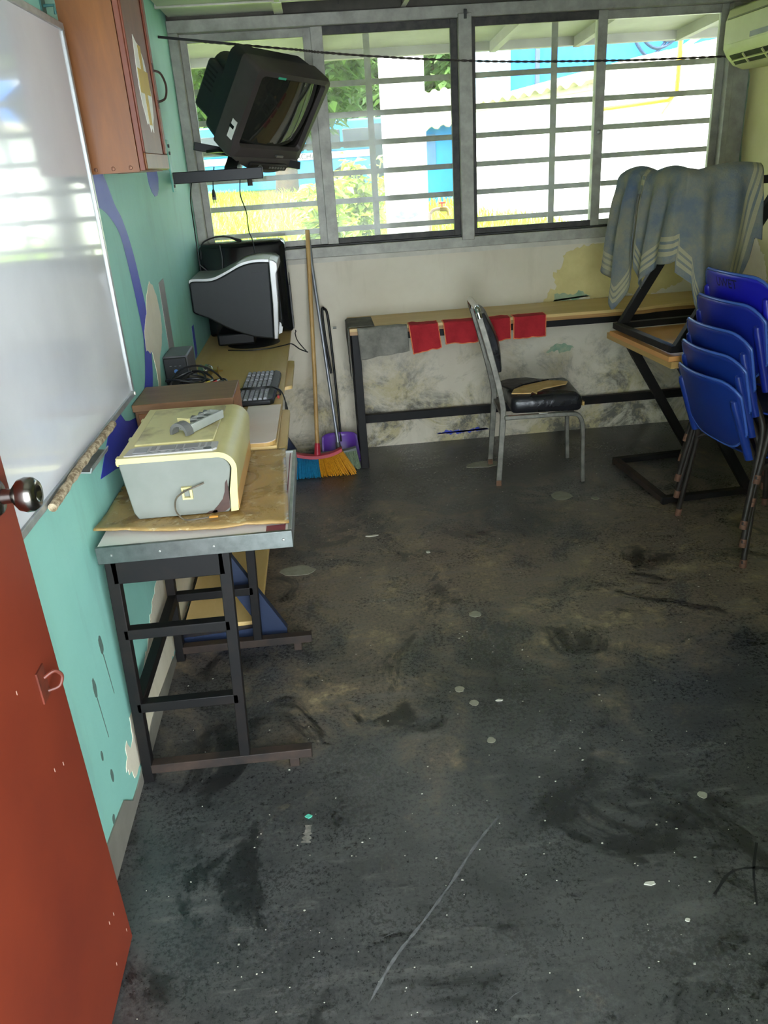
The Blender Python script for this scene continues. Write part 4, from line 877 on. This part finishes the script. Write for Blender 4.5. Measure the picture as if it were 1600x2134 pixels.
# ---- striped cloth over the upturned legs
path = [UM @ Vector(p) for p in ((0, .285, .735), (0, .15, .735), (0, 0, .735), (0, -.15, .735), (0, -.285, .735), (.10, -.285, .735), (.2, -.285, .735), (.3, -.285, .735), (.315, -.285, .735))]
cum = [0]
for a, b in zip(path, path[1:]): cum.append(cum[-1] + (b - a).length)
TOT = cum[-1]
def pth(s_):
    s_ *= TOT
    for i in range(len(path) - 1):
        if s_ <= cum[i + 1] + 1e-9: return path[i].lerp(path[i + 1], (s_ - cum[i]) / (cum[i + 1] - cum[i]))
    return path[-1]
hem_pts = [(0, .42), (.08, .47), (.17, .60), (.22, .50), (.27, .30), (.285, .08), (.32, .08), (.335, .38), (.40, .48), (.48, .42), (.56, .35), (.62, .34), (.65, .33), (.68, .50), (.74, .66), (.80, .61), (.87, .50), (.93, .40), (.95, .34), (.965, .26), (1, .27)]
def hem(u):
    for (a, x), (b, y) in zip(hem_pts, hem_pts[1:]):
        if u <= b: return x + (y - x) * (u - a) / (b - a)
    return .23
outdir = UM.to_3x3() @ Vector((-1, -.25, 0)); outdir2 = UM.to_3x3() @ Vector((-.25, -1, 0))
q = MB(); g = []; att = []; att2 = []; NU, NV = 120, 34
for i in range(NU + 1):
    u = i / NU; P_ = pth(u); k = min(1, max(0, (u - .52) / .12)); od = (outdir * (1 - k) + outdir2 * k).normalized(); tg = Vector((-od.y, od.x, 0)); h = hem(u); row = []
    for j in range(NV + 1):
        v = j / NV
        if v < .12:                                 # short fall behind the bar
            w = v / .12; d = -.036 * math.cos(w * math.pi / 2) ; z = -.13 * (1 - w) + .034 * math.sin(w * math.pi / 2) + .018 * abs(math.sin(u * 9)) * w; dist = h + .13 * (1 - w)
            p = P_ + od * d + Vector((0, 0, z))
        else:
            w = (v - .12) / .88; s_ = w * h
            fold = math.sin(u * 46 + 2.2 * noise.noise((u * 3, w, 0))) * .022 * min(1, s_ / .12) + .02 * noise.noise((u * 9, s_ * 3, 7))
            d = .036 * min(1, .25 + s_ / .03) + .02 * min(1, s_ / .3) + fold * min(1, s_ / .1)
            sag = .018 * abs(math.sin(u * 9)) * (1 - w) + .012 * max(0, 1 - s_ / .06)
            p = P_ + od * d + Vector((0, 0, .02 - s_ + sag)) + tg * ((.06 * s_ if u < .285 else (-.10 * s_ if u < .66 else .06 * s_)))
            if u < .285: p += UM.to_3x3() @ Vector((-.10, .16, 0)) * s_ * (1 - u * 2.4)
            dist = h - s_
        row.append(p); att.append(dist + (.9 if .80 < u else 0)); att2.append(u)
    g.append(row)
q.sheet(g); q.a['hem'] = att; q.a['along'] = att2
t = NT('striped_cloth')
def at(n): 
    a = t.n('Attribute'); a.attribute_name = n; return a.outputs['Fac']
hm, al = at('hem'), at('along')
base = t.mix(t.ramp(t.noise(7, 8, .65), [(.38, 0.0), (.62, 1.0)]), '#5f676d', '#817d68')
base = t.mix(t.ramp(t.noise(4, 6, .6), [(.55, 0.0), (.7, .6)]), base, '#3f5678')
def stripes(val, lo, step):
    s_ = t.math('SUBTRACT', val, lo); inside = t.math('MULTIPLY', t.math('GREATER_THAN', s_, 0), t.math('LESS_THAN', s_, step * 3))
    return t.math('MULTIPLY', inside, t.math('LESS_THAN', t.math('FRACT', t.math('DIVIDE', s_, step)), .62))
diag = t.math('ADD', al, t.math('MULTIPLY', t.sep()[2], -.28))
s1 = stripes(hm, .03, .028); s2 = t.math('MULTIPLY', stripes(diag, .86, .028), t.math('GREATER_THAN', al, .6))
t.col(t.mix(t.math('MAXIMUM', s1, s2), base, '#9a9274')); t.rough(.95); t.bump(t.math('ADD', t.noise(150), t.noise(14)), .6, .004)
one(q, 'striped_cloth', t.m, 'faded blue cloth with beige stripes hung over the upturned desk legs', 'cloth', tuple(path[4] - Vector((0, 0, .3))), solid=.004, smooth=80)

# ---- stack of blue chairs
M_LEG = mat('#3a322c', .5, .4, c2='#241f1c', scale=14, bump=.2); M_TIP = mat('#6e4a38', .8, c2='#503528', scale=30)
def blue_chair(loc, label, c, c2, writing=False, rz=R(4), lean=0):
    d = thing('stacking_chair', label, 'chair', loc, (0, lean, rz), 'stacked blue chairs')
    m_ = mat(c, .34, c2=c2, scale=4)
    NU, NV = 22, 14; g = []
    def back(u, v):
        zt = .762 - .05 * max(0, (abs(u) - .62) / .38) ** 2.2; zb = .472 + .085 * max(0, (abs(u) - .35) / .65) ** 2.4
        z = zb + (zt - zb) * v; f = (z - .47) / .29
        return Vector((-.03 - .115 * f ** 1.1 + .055 * u * u * (.45 + .55 * f) + .02 * max(0, .2 - f) * 5 * .4, u * (.232 - .012 * (1 - f)), z))
    for i in range(NU + 1): g.append([back(-1 + 2 * i / NU, j / NV) for j in range(NV + 1)])
    q = MB().sheet(g); q.a['open'] = 1
    bk = q.build('backrest', m_, d, world=False, solid=.007, smooth=70)
    edge = [g[0][j] for j in range(NV)] + [g[i][NV] for i in range(NU)] + [g[NU][j] for j in range(NV, 0, -1)] + [g[i][0] for i in range(NU, 0, -1)]
    MB().tube(edge + [edge[0]], .0062, 6).build('rim', mat('#3f5fb0', .25, scale=4), bk, world=False, smooth=70)  # highlight along the rim painted in as a lighter blue
    for s_ in (-1, 1):
        MB().tube([(.010, s_ * .206, .45), (-.034, s_ * .203, .56), (-.078, s_ * .199, .675), (-.082, s_ * .199, .69), (-.084, s_ * .199, .696)], [.019, .018, .0165, .014, .006], 10).build('frame_sleeve', m_, d, world=False, smooth=40)
        MB().tube(smoothpath([(0, s_ * .27, .018), (.02, s_ * .25, .22), (.034, s_ * .232, .38), (.022, s_ * .215, .45), (-.026, s_ * .204, .55)], 5), .0125, 10).build('rear_leg', M_LEG, d, world=False, smooth=50)
        MB().tube([(0, s_ * .27, 0), (.003, s_ * .267, .035)], .0145, 10).build('foot_tip', M_TIP, d, world=False, smooth=50)
        MB().tube(smoothpath([(.03, s_ * .225, .40), (.12, s_ * .215, .425), (.30, s_ * .21, .425), (.37, s_ * .222, .40), (.41, s_ * .25, .2), (.44, s_ * .27, .018)], 5), .0125, 10).build('front_leg', M_LEG, d, world=False, smooth=50)
        MB().tube([(.44, s_ * .27, 0), (.437, s_ * .267, .035)], .0145, 10).build('foot_tip', M_TIP, d, world=False, smooth=50)
    g2 = []
    for i in range(17):
        u = -1 + i / 8; row = []
        for j in range(15):
            v = j / 14; wd = .215 - .03 * max(0, (.15 - v) / .15) ** 2 - .02 * max(0, (v - .85) / .15) ** 2
            row.append(Vector((.005 + .42 * v, u * wd, .442 + .012 * u * u - .014 * math.sin(v * math.pi) - .03 * max(0, (v - .8) / .2) ** 2 + .012 * max(0, (.2 - v) / .2))))
        g2.append(row)
    q = MB().sheet(g2); q.a['open'] = 1; q.build('seat', m_, d, world=False, solid=.007, smooth=70)
    MB().bar((.12, -.21, .42), (.12, .21, .42), .018).bar((.30, -.21, .42), (.30, .21, .42), .018).build('seat_rail', M_LEG, d, world=False)
    if writing:
        f = .66; c0 = back(.0, .86); nx = Vector((-1, 0, -.30)).normalized()
        Mx = MW[d] @ Matrix.Translation(c0 + Vector((-.0055, 0, 0))) @ Matrix(((0, .28, -.96, 0), (-1, 0, 0, 0), (0, .96, .28, 0), (0, 0, 0, 1)))
        tx = text('UWET', .05, Mx, mat('#0a0b30', .6), 'marker_writing', d, .001)
        for v in tx.data.vertices:                   # wrapped onto the curved back
            f = (v.co.z - .47) / .29; u = v.co.y / .232; v.co.x = -.03 - .115 * f ** 1.1 + .055 * u * u * (.45 + .55 * f) - .0046
    return d
cols = [('#193584', '#162e76'), ('#173180', '#142a72'), ('#162e82', '#132772'), ('#1a288c', '#162178'), ('#1c1ca6', '#181892')]
labs = ['blue plastic stacking chair at the bottom of the stack, feet on the floor', 'blue plastic stacking chair second from the bottom of the stack', 'blue plastic stacking chair in the middle of the stack of five', 'deep blue plastic stacking chair second from the top of the stack', 'violet-blue plastic stacking chair on top of the stack with marker writing']
zs = [0, .092, .178, .268, .366]; xs = [0, -.012, -.022, .0, .008]; leans = [0, 1.6, 3.1, 5.0, 6.0]
for k in range(5): blue_chair((1.588 + xs[k], 2.995 + (0, .004, -.003, .012, .006)[k], zs[k]), labs[k], *cols[k], writing=(k == 4), rz=R(4 + (0, .3, -.3, 1.0, .4)[k]), lean=R(leans[k]))

# ---- chips of paint and dust on the floor
M_CHIP = mat('#c9c6b6', .7, c2='#b0ad9d', scale=30)
for (x, y, sx, sy, c, lab) in ((-.165, 1.63, .010, .008, '#5cc2a6', 'turquoise paint chip on the dark floor'), (.647, 1.299, .016, .007, None, 'long pale plaster chip on the dark floor'), (.128, 3.342, .03, .010, None, 'pale sliver of plaster in mid-floor by the desk'), (.364, 3.121, .012, .010, None, 'small pale plaster crumb in mid-floor'), (.69, 1.194, .008, .006, None, 'small white chip near the doorway side of the floor'), (.446, 2.036, .014, .006, None, 'narrow pale chip beside the round putty spots')):
    pts = [(x + sx * math.cos(a * math.pi / 4) * random.uniform(.6, 1.1), y + sy * math.sin(a * math.pi / 4) * random.uniform(.6, 1.1)) for a in range(8)]
    one(MB().prism(pts, .0002, .003), 'paint_chip', mat(c, .6) if c else M_CHIP, lab, 'paint chip', (x, y, 0), 'paint chips on the floor')
q = MB()
for i in range(420):
    y = .9 + 3.4 * random.random() ** 1.5; x = random.uniform(-.6, 1.6)
    r_ = random.choice((.0012, .0016, .002, .003)); a = random.uniform(0, 3)
    q.prism([(x + r_ * random.uniform(.6, 1.4) * math.cos(a + k * 1.57), y + r_ * random.uniform(.4, 1) * math.sin(a + k * 1.57)) for k in range(4)], .0001, .0012)
one(q, 'paint_flecks', M_CHIP, 'tiny pale flecks of paint and dust scattered over the dark floor', 'debris', (.5, 2, 0), kind='stuff')
# ================================================================ OUTSIDE
GZ = .5
def gz(y): return GZ + (.42 * min(1, max(0, (y - 9) / 10)) if y < 21.5 else .42 * max(0, 1 - (y - 21.5) / 2))
q = MB().sheet([[(x, y, gz(y)) for y in (4.85, 9, 12, 15, 19, 21.5, 23.5, 40, 60)] for x in (-30, -10, 0, 10, 40)]); q.a['open'] = 1
tag(q.build('ground', mat('#6f8a3a', .9, c2='#8a8a48', scale=1.5)), 'grassy ground outside the window', 'ground', kind='structure')
# overhanging roof above the window
M_EAVE = mat('#6b6761', .85, c2='#57534e', scale=3)
ev = thing('roof_overhang', 'grey roof overhang outside above the window', 'roof', (.9, 5.8, 2.4))
MB().add([(-3, 4.74, 2.50), (6, 4.74, 2.50), (6, 6.85, 2.385), (-3, 6.85, 2.385), (-3, 4.74, 2.62), (6, 4.74, 2.62), (6, 6.85, 2.50), (-3, 6.85, 2.50)], [(0, 1, 2, 3), (4, 5, 6, 7), (0, 1, 5, 4), (1, 2, 6, 5), (2, 3, 7, 6), (3, 0, 4, 7)]).build('slab', M_EAVE, ev)
for x in (-.9, .1, 1.45, 2.1, 2.9): MB().bar((x, 4.8, 2.46), (x, 6.8, 2.35), .05, .07).build('rafter', M_EAVE, ev)
MB().box((-3, 6.78, 2.33), (6, 6.86, 2.40)).build('fascia', M_EAVE, ev)
# column with peeling white paint
t = NT('white_column'); t.col(t.mix(t.ramp(t.noise(1, 8, .7, t.mapped((9, 9, 1.5))), [(.58, 0.0), (.74, .7)]), '#efe9e2', '#b98d78')); t.rough(.7)
cl = thing('porch_column', 'white painted porch column with rust streaks outside the window', 'column', (.79, 7.2, GZ))
MB().box((.62, 7.05, GZ), (.955, 7.38, 2.40)).build('shaft', t.m, cl, bevel=.01)
MB().prism([(.66, 1.18), (.72, 1.22), (.78, 1.19), (.84, 1.23), (.86, 1.18), (.80, 1.15), (.70, 1.16)], 7.048, 7.051, 'xz').build('graffiti_smudge', mat('#b9bdc6', .7, c2='#8f96a5', scale=30), cl)
fc = thing('garden_tap', 'small tap with red handle on a standpipe beside the porch column', 'tap', (.97, 6.98, GZ))
M_PIPE = mat('#a98f84', .5, .4)
MB().tube(smoothpath([(.955, 7.0, GZ), (.955, 7.0, 1.12), (.965, 7.0, 1.19), (1.0, 7.0, 1.215), (1.06, 7.0, 1.215)]), .014, 8).build('pipe', M_PIPE, fc, smooth=60)
MB().tube([(1.04, 7.0, 1.215), (1.09, 7.0, 1.215), (1.11, 7.0, 1.20), (1.115, 7.0, 1.16)], [.02, .022, .018, .015], 10).build('valve', M_BRASS, fc, smooth=50)
MB().tube([(1.06, 7.0, 1.22), (1.06, 7.0, 1.26)], .008, 8).box((1.03, 6.99, 1.258), (1.09, 7.01, 1.27)).build('handle', mat('#c8262a', .4), fc)

# white house whose side wall runs away from the window
hs_ = thing('white_house', 'white rendered house with corrugated roof edge and yellow pipe', 'house', (3.5, 11, GZ))
A, B = Vector((2.62, 14.2)), Vector((4.45, 6.6)); d_ = (B - A).normalized(); nrm = Vector((d_.y, -d_.x)); nrm = nrm if nrm.x < 0 else -nrm
def hp_(s_, off, z): p = A + d_ * s_ + nrm * off; return (p.x, p.y, z)
LN = (B - A).length
t = NT('white_render'); t.col(t.mix(t.ramp(t.noise(2, 8, .7), [(.55, 0.0), (.75, .5)]), '#f1eef0', '#cfc4c4')); t.rough(.8)
q = MB(); q.add([hp_(0, 0, GZ), hp_(LN, 0, GZ), hp_(LN, -3, GZ), hp_(0, -3, GZ), hp_(0, 0, 2.36), hp_(LN, 0, 2.36), hp_(LN, -3, 2.36), hp_(0, -3, 2.36)], [(0, 1, 2, 3), (4, 5, 6, 7), (0, 1, 5, 4), (1, 2, 6, 5), (2, 3, 7, 6), (3, 0, 4, 7)]); q.build('wall', t.m, hs_)
g = []
for i in range(81):
    s_ = LN * .50 * i / 80; w = .03 * math.sin(i * .95)
    g.append([hp_(s_, .22, 2.33 + w), hp_(s_, -3.2, 2.95 + w)])
q = MB().sheet(g); q.a['open'] = 1; q.build('corrugated_roof', mat('#a59a80', .8, c2='#6f6a55', scale=2), hs_, solid=.02)
MB().bar(hp_(0, .05, 2.30), hp_(LN * .48, .05, 2.30), .06, .1).build('eave_board', mat('#b5aaa2', .7), hs_)
MB().bar(hp_(LN * .47, -.02, 2.40), hp_(LN, -.02, 2.40), .10, .10).build('parapet', mat('#c9bdb6', .8, c2='#a59a90', scale=8), hs_)
q = MB(); q.box((2.38, 13.9, GZ), (2.78, 14.3, 2.22)); q.build('shaded_house_end', mat('#8d8f93', .8, c2='#77797d', scale=4), hs_)  # shaded end of the white house, its shade put into the grey
M_YP = mat('#e0a51e', .4, c2='#cf9413')
pv = [hp_(LN * .695, .07, 2.9), hp_(LN * .695, .07, 2.07), hp_(LN * .68, .07, 2.02), hp_(LN * .56, .07, 2.02), hp_(LN * .50, .07, 2.02)]
MB().tube(pv, .025, 8).build('yellow_pipe', M_YP, hs_, smooth=50)
MB().tube([hp_(LN * .685, .06, 2.02), hp_(LN * .665, .06, 1.9)], [.012, .012], 6).build('pipe_bracket', mat('#b98272', .6), hs_)

# blue buildings
M_SKYB = mat('#1279cf', .7, c2='#0f70c2', scale=2); M_PALE = mat('#b5dcf2', .7, c2='#a5d0ea')
bb = thing('blue_building', 'tall bright blue building rising behind the white house', 'building', (8, 18, GZ))
MB().box((3.55, 17, GZ), (16, 21, 6.5)).build('wall', M_SKYB, bb)
MB().box((3.0, 16.9, GZ), (3.95, 17.2, 6.5)).build('pale_pilaster', M_PALE, bb)
MB().box((4.45, 16.93, 2.8), (4.53, 17.0, 6)).build('drainpipe', mat('#3d4a66', .6), bb)
for k, (x0, x1) in enumerate(((6.0, 7.2), (6.1, 7.4), (6.3, 7.6))):
    MB().tube(smoothpath([(x0, 16.9, 4.4), (x0 + .2, 16.85, 3.7), ((x0 + x1) / 2, 16.8, 3.15 + .12 * k), (x1 - .1, 16.85, 3.6), (x1 + .3, 16.9, 4.5)]), .03, 6).build('slack_cable', mat('#20304f', .5), bb, smooth=60)
MB().bar((6.6, 16.8, 2.9), (9.2, 16.8, 4.3), .08).bar((6.9, 16.75, 2.75), (9.6, 16.75, 4.1), .06).build('conduit', mat('#dfe3ea', .5), bb)
b2_ = thing('blue_shed', 'small blue walled building with corrugated roof behind the porch column', 'building', (2.3, 15.3, GZ))
MB().box((1.7, 15.1, GZ), (2.62, 17.5, 2.15)).build('wall', mat('#1f7cc4', .7, c2='#1b72b6'), b2_)
g = [[(1.45 + i * .05, 14.75, 2.02 + .15 * i / 30 + .03 * math.sin(i * 1.6)), (1.45 + i * .05, 17, 2.7 + .15 * i / 30 + .03 * math.sin(i * 1.6))] for i in range(31)]
q = MB().sheet(g); q.a['open'] = 1; q.build('corrugated_roof', mat('#8e8a72', .8, c2='#6d6a58', scale=3), b2_, solid=.015)
MB().box((1.95, 15.08, 1.5), (2.2, 15.1, 2.0)).build('opening', mat('#4b6a92', .7), b2_)

# bus
bs = thing('bus', 'blue and white bus parked beyond the grass with lettering on its side', 'bus', (-2.6, 25, GZ))
M_BUSB = mat('#2f95cf', .35, c2='#2a8ac2', scale=2); M_BUSW = mat('#e9eef2', .4); M_BGL = mat('#1e2629', .2, c2='#2c3638', scale=1)
x0, x1 = -8.5, 2.35
MB().box((x0, 24, 1.1), (x1, 26.4, 1.80)).build('lower_body', M_BUSB, bs, bevel=.04)
MB().box((x0, 23.98, 1.80), (x1, 26.4, 1.97)).build('white_band', M_BUSW, bs)
MB().box((x0, 24, 1.97), (x1, 26.4, 2.75)).build('upper_body', M_BUSB, bs, bevel=.06)
xx = x0 + .25
while xx < x1 - .7:
    MB().box((xx, 23.97, 2.03), (xx + .95, 24.02, 2.52)).build('window_pane', M_BGL, bs, bevel=.05); xx += 1.02
MB().box((1.72, 23.965, 1.2), (2.28, 24.02, 2.6)).build('door_pane', M_BGL, bs)
MB().box((x0, 23.96, 1.36), (x1, 24.0, 1.39)).build('trim_line', M_BUSW, bs)
for x in (.95, -5.6):
    MB().lathe([(0, 0), (.52, 0), (.52, .04), (0, .04)], Matrix.Translation((x, 23.99, 1.08)) @ Matrix.Rotation(R(90), 4, 'X'), 24).build('wheel_arch', mat('#23272b', .8), bs)
    MB().lathe([(0, 0), (.2, 0), (.24, .02), (.46, .04), (.46, .26), (0, .26)], Matrix.Translation((x, 24.22, .97)) @ Matrix.Rotation(R(90), 4, 'X'), 24).build('wheel', M_RUBBER, bs)
MB().box((x0, 24.1, .9), (x1, 26.2, 1.1)).build('chassis', mat('#a08a66', .8, c2='#6f6350'), bs)
text('DEL TACHI', .2, Matrix.Translation((-.42, 23.972, 1.885)) @ Matrix.Rotation(R(90), 4, 'X'), mat('#23262c', .6), 'side_lettering', bs)

# vegetation
def leafmat(c, c2):
    t = NT('leaf_' + c.strip('#')); t.col(t.mix(t.ramp(t.noise(3.5, 6, .7), [(.35, 0.0), (.65, 1.0)]), c, c2)); t.rough(.5)
    tl = t.n('BsdfTranslucent'); tl.inputs[0].default_value = lin(c); mx = t.n('MixShader'); mx.inputs[0].default_value = .35
    t.l(t.b.outputs[0], mx.inputs[1]); t.l(tl.outputs[0], mx.inputs[2]); t.l(mx.outputs[0], t.out.inputs[0]); return t.m
def leaves(q, n, pick, size, up=.3):
    for i in range(n):
        p = pick(); a = random.uniform(0, 6.28); dr_ = Vector((math.cos(a), math.sin(a), random.uniform(-.7, up))).normalized(); s_ = size * random.uniform(.6, 1.3)
        sd_ = dr_.cross(Vector((random.uniform(-.4, .4), random.uniform(-.4, .4), 1))).normalized() * s_ * .24
        m_ = p + dr_ * s_ * .5 + Vector((0, 0, .06 * s_))
        q.add([p, m_ + sd_, p + dr_ * s_ - Vector((0, 0, .15 * s_)), m_ - sd_], [(0, 1, 2), (0, 2, 3)])
    q.a['open'] = 1; return q
q = MB()
for i in range(34000):
    y = 6.2 + 16.5 * random.random() ** 1.3; x = random.uniform(-.30 * y - 1.5, .25 * y + .8 if y < 13 else 2.5)
    if .5 < x < 1.3 and 6.9 < y < 7.5: continue
    if x > 2.62 - (y - 14.2) * .24: continue
    h = random.uniform(.2, .46) * (.75 + .5 * noise.noise((x * .6, y * .6, 0))); a = random.uniform(0, 6.28); b = Vector((math.cos(a), math.sin(a), 0)); l_ = h * random.uniform(.2, .7); w = Vector((-b.y, b.x, 0)) * random.uniform(.006, .012) * (1 + y * .03)
    p = Vector((x, y, gz(y) - .02)); m_ = p + Vector((0, 0, h * .65)) + b * l_ * .35; e_ = p + Vector((0, 0, h * .95)) + b * l_
    q.add([p - w, p + w, m_ + w * .8, m_ - w * .8, e_], [(0, 1, 2, 3), (3, 2, 4)])
q.a['open'] = 1
one(q, 'grass', leafmat('#a9c23c', '#7da02c'), 'tall bright green grass growing outside the window', 'grass', (-1, 12, GZ), kind='stuff')
def plant(name, label, loc, h, n, size, c, c2, spread):
    d = thing(name, label, 'plant', loc); st_q = MB(); fo_q = MB(); sp_ = []
    for k in range(n):
        a = random.uniform(0, 6.28); r_ = spread * random.random(); tip = Vector((r_ * math.cos(a), r_ * math.sin(a), h * random.uniform(.55, 1)))
        P_ = smoothpath([(0, 0, 0), tuple(tip * .5 + Vector((0, 0, .1))), tuple(tip)], 5); st_q.tube(P_, .008, 5); sp_.append(P_)
    st_q.build('stem', mat('#6d7a3a', .7), d, world=False)
    o = leaves(fo_q, n * 36, lambda: random.choice(random.choice(sp_)[2:]) + Vector([random.uniform(-.07, .07) for _ in range(3)]), size).build('foliage', leafmat(c, c2), d, world=False); o['kind'] = 'stuff'
for (x, y, h, n, s_, lab) in ((.12, 8.6, .95, 16, .20, 'leafy bright green bush between the bars left of the porch column'), (.52, 9.4, 1.15, 14, .20, 'taller leafy plant touching the porch column in the view'), (-.1, 11.5, .8, 12, .2, 'low leafy weed in the grass in front of the bus')):
    plant('leafy_bush', lab, (x, y, gz(y)), h, n, s_ * .8, '#98a838', '#62802a', .38)
def tree(label, loc, tz, rx, rz, n, size, c, c2):
    d = thing('broadleaf_tree', label, 'tree', loc)
    tq = MB().tube([(0, 0, 0), (.1, 0, tz * .5), (0, .1, tz)], [.28, .2, .14], 8)
    for k in range(6):
        a = k * 1.05; tq.tube([(0, .1, tz * .8), (rx * .35 * math.cos(a), rx * .35 * math.sin(a), tz), (rx * .7 * math.cos(a), rx * .7 * math.sin(a), tz + rz * .3)], [.1, .06, .02], 6)
    tq.build('trunk', mat('#5c4a38', .9, c2='#40352a'), d, world=False, smooth=60)
    blobs = [(Vector((random.uniform(-.75, .75) * rx, random.uniform(-.5, .5) * rx, tz + random.uniform(-.8, .9) * rz)), random.uniform(.25, .42) * rx) for _ in range(16)]
    def pick():
        c_, r_ = random.choice(blobs); v = Vector((random.gauss(0, 1), random.gauss(0, 1), random.gauss(0, 1))).normalized(); return c_ + v * r_ * random.uniform(.7, 1.0)
    o = leaves(MB(), n, pick, size, -.1).build('foliage', leafmat(c, c2), d, world=False); o['kind'] = 'stuff'
tree('large dark green tree overhanging the parked bus', (-1.6, 30.5, GZ), 3.6, 4.6, 3.2, 16000, .55, '#5f7f38', '#3f5f28')
tree('dark green tree behind the porch column and blue shed', (5.2, 31, GZ), 3.6, 4.4, 3.2, 14000, .55, '#5d7c3a', '#42622c')
tree('pale yellow-green tree at the far left beyond the television', (-8.6, 30, GZ), 3.2, 4.4, 3.2, 12000, .5, '#a7bf4a', '#7d9c34')
tree('leafy tree in front of the bus hanging into the left window', (-.6, 19.6, gz(19.6)), 3.6, 3.6, 1.7, 16000, .34, '#57752f', '#3a5722')
hl = MB(); g = []
for i in range(41):
    x = -40 + i * 2.0; g.append([(x, 40 + 2 * noise.noise((x * .1, 0, 0)), GZ - .5), (x, 44, 6 + 2.0 * noise.noise((x * .15, 3, 0))), (x, 50, 9.5 + 3 * noise.noise((x * .12, 7, 0))), (x, 60, 10)])
hl.sheet(g); hl.a['open'] = 1
tag(hl.build('wooded_hillside', mat('#3c5626', .9, c2='#253a1c', scale=.8, bump=.6), smooth=60), 'dark wooded hillside rising behind the trees', 'hillside', kind='structure')
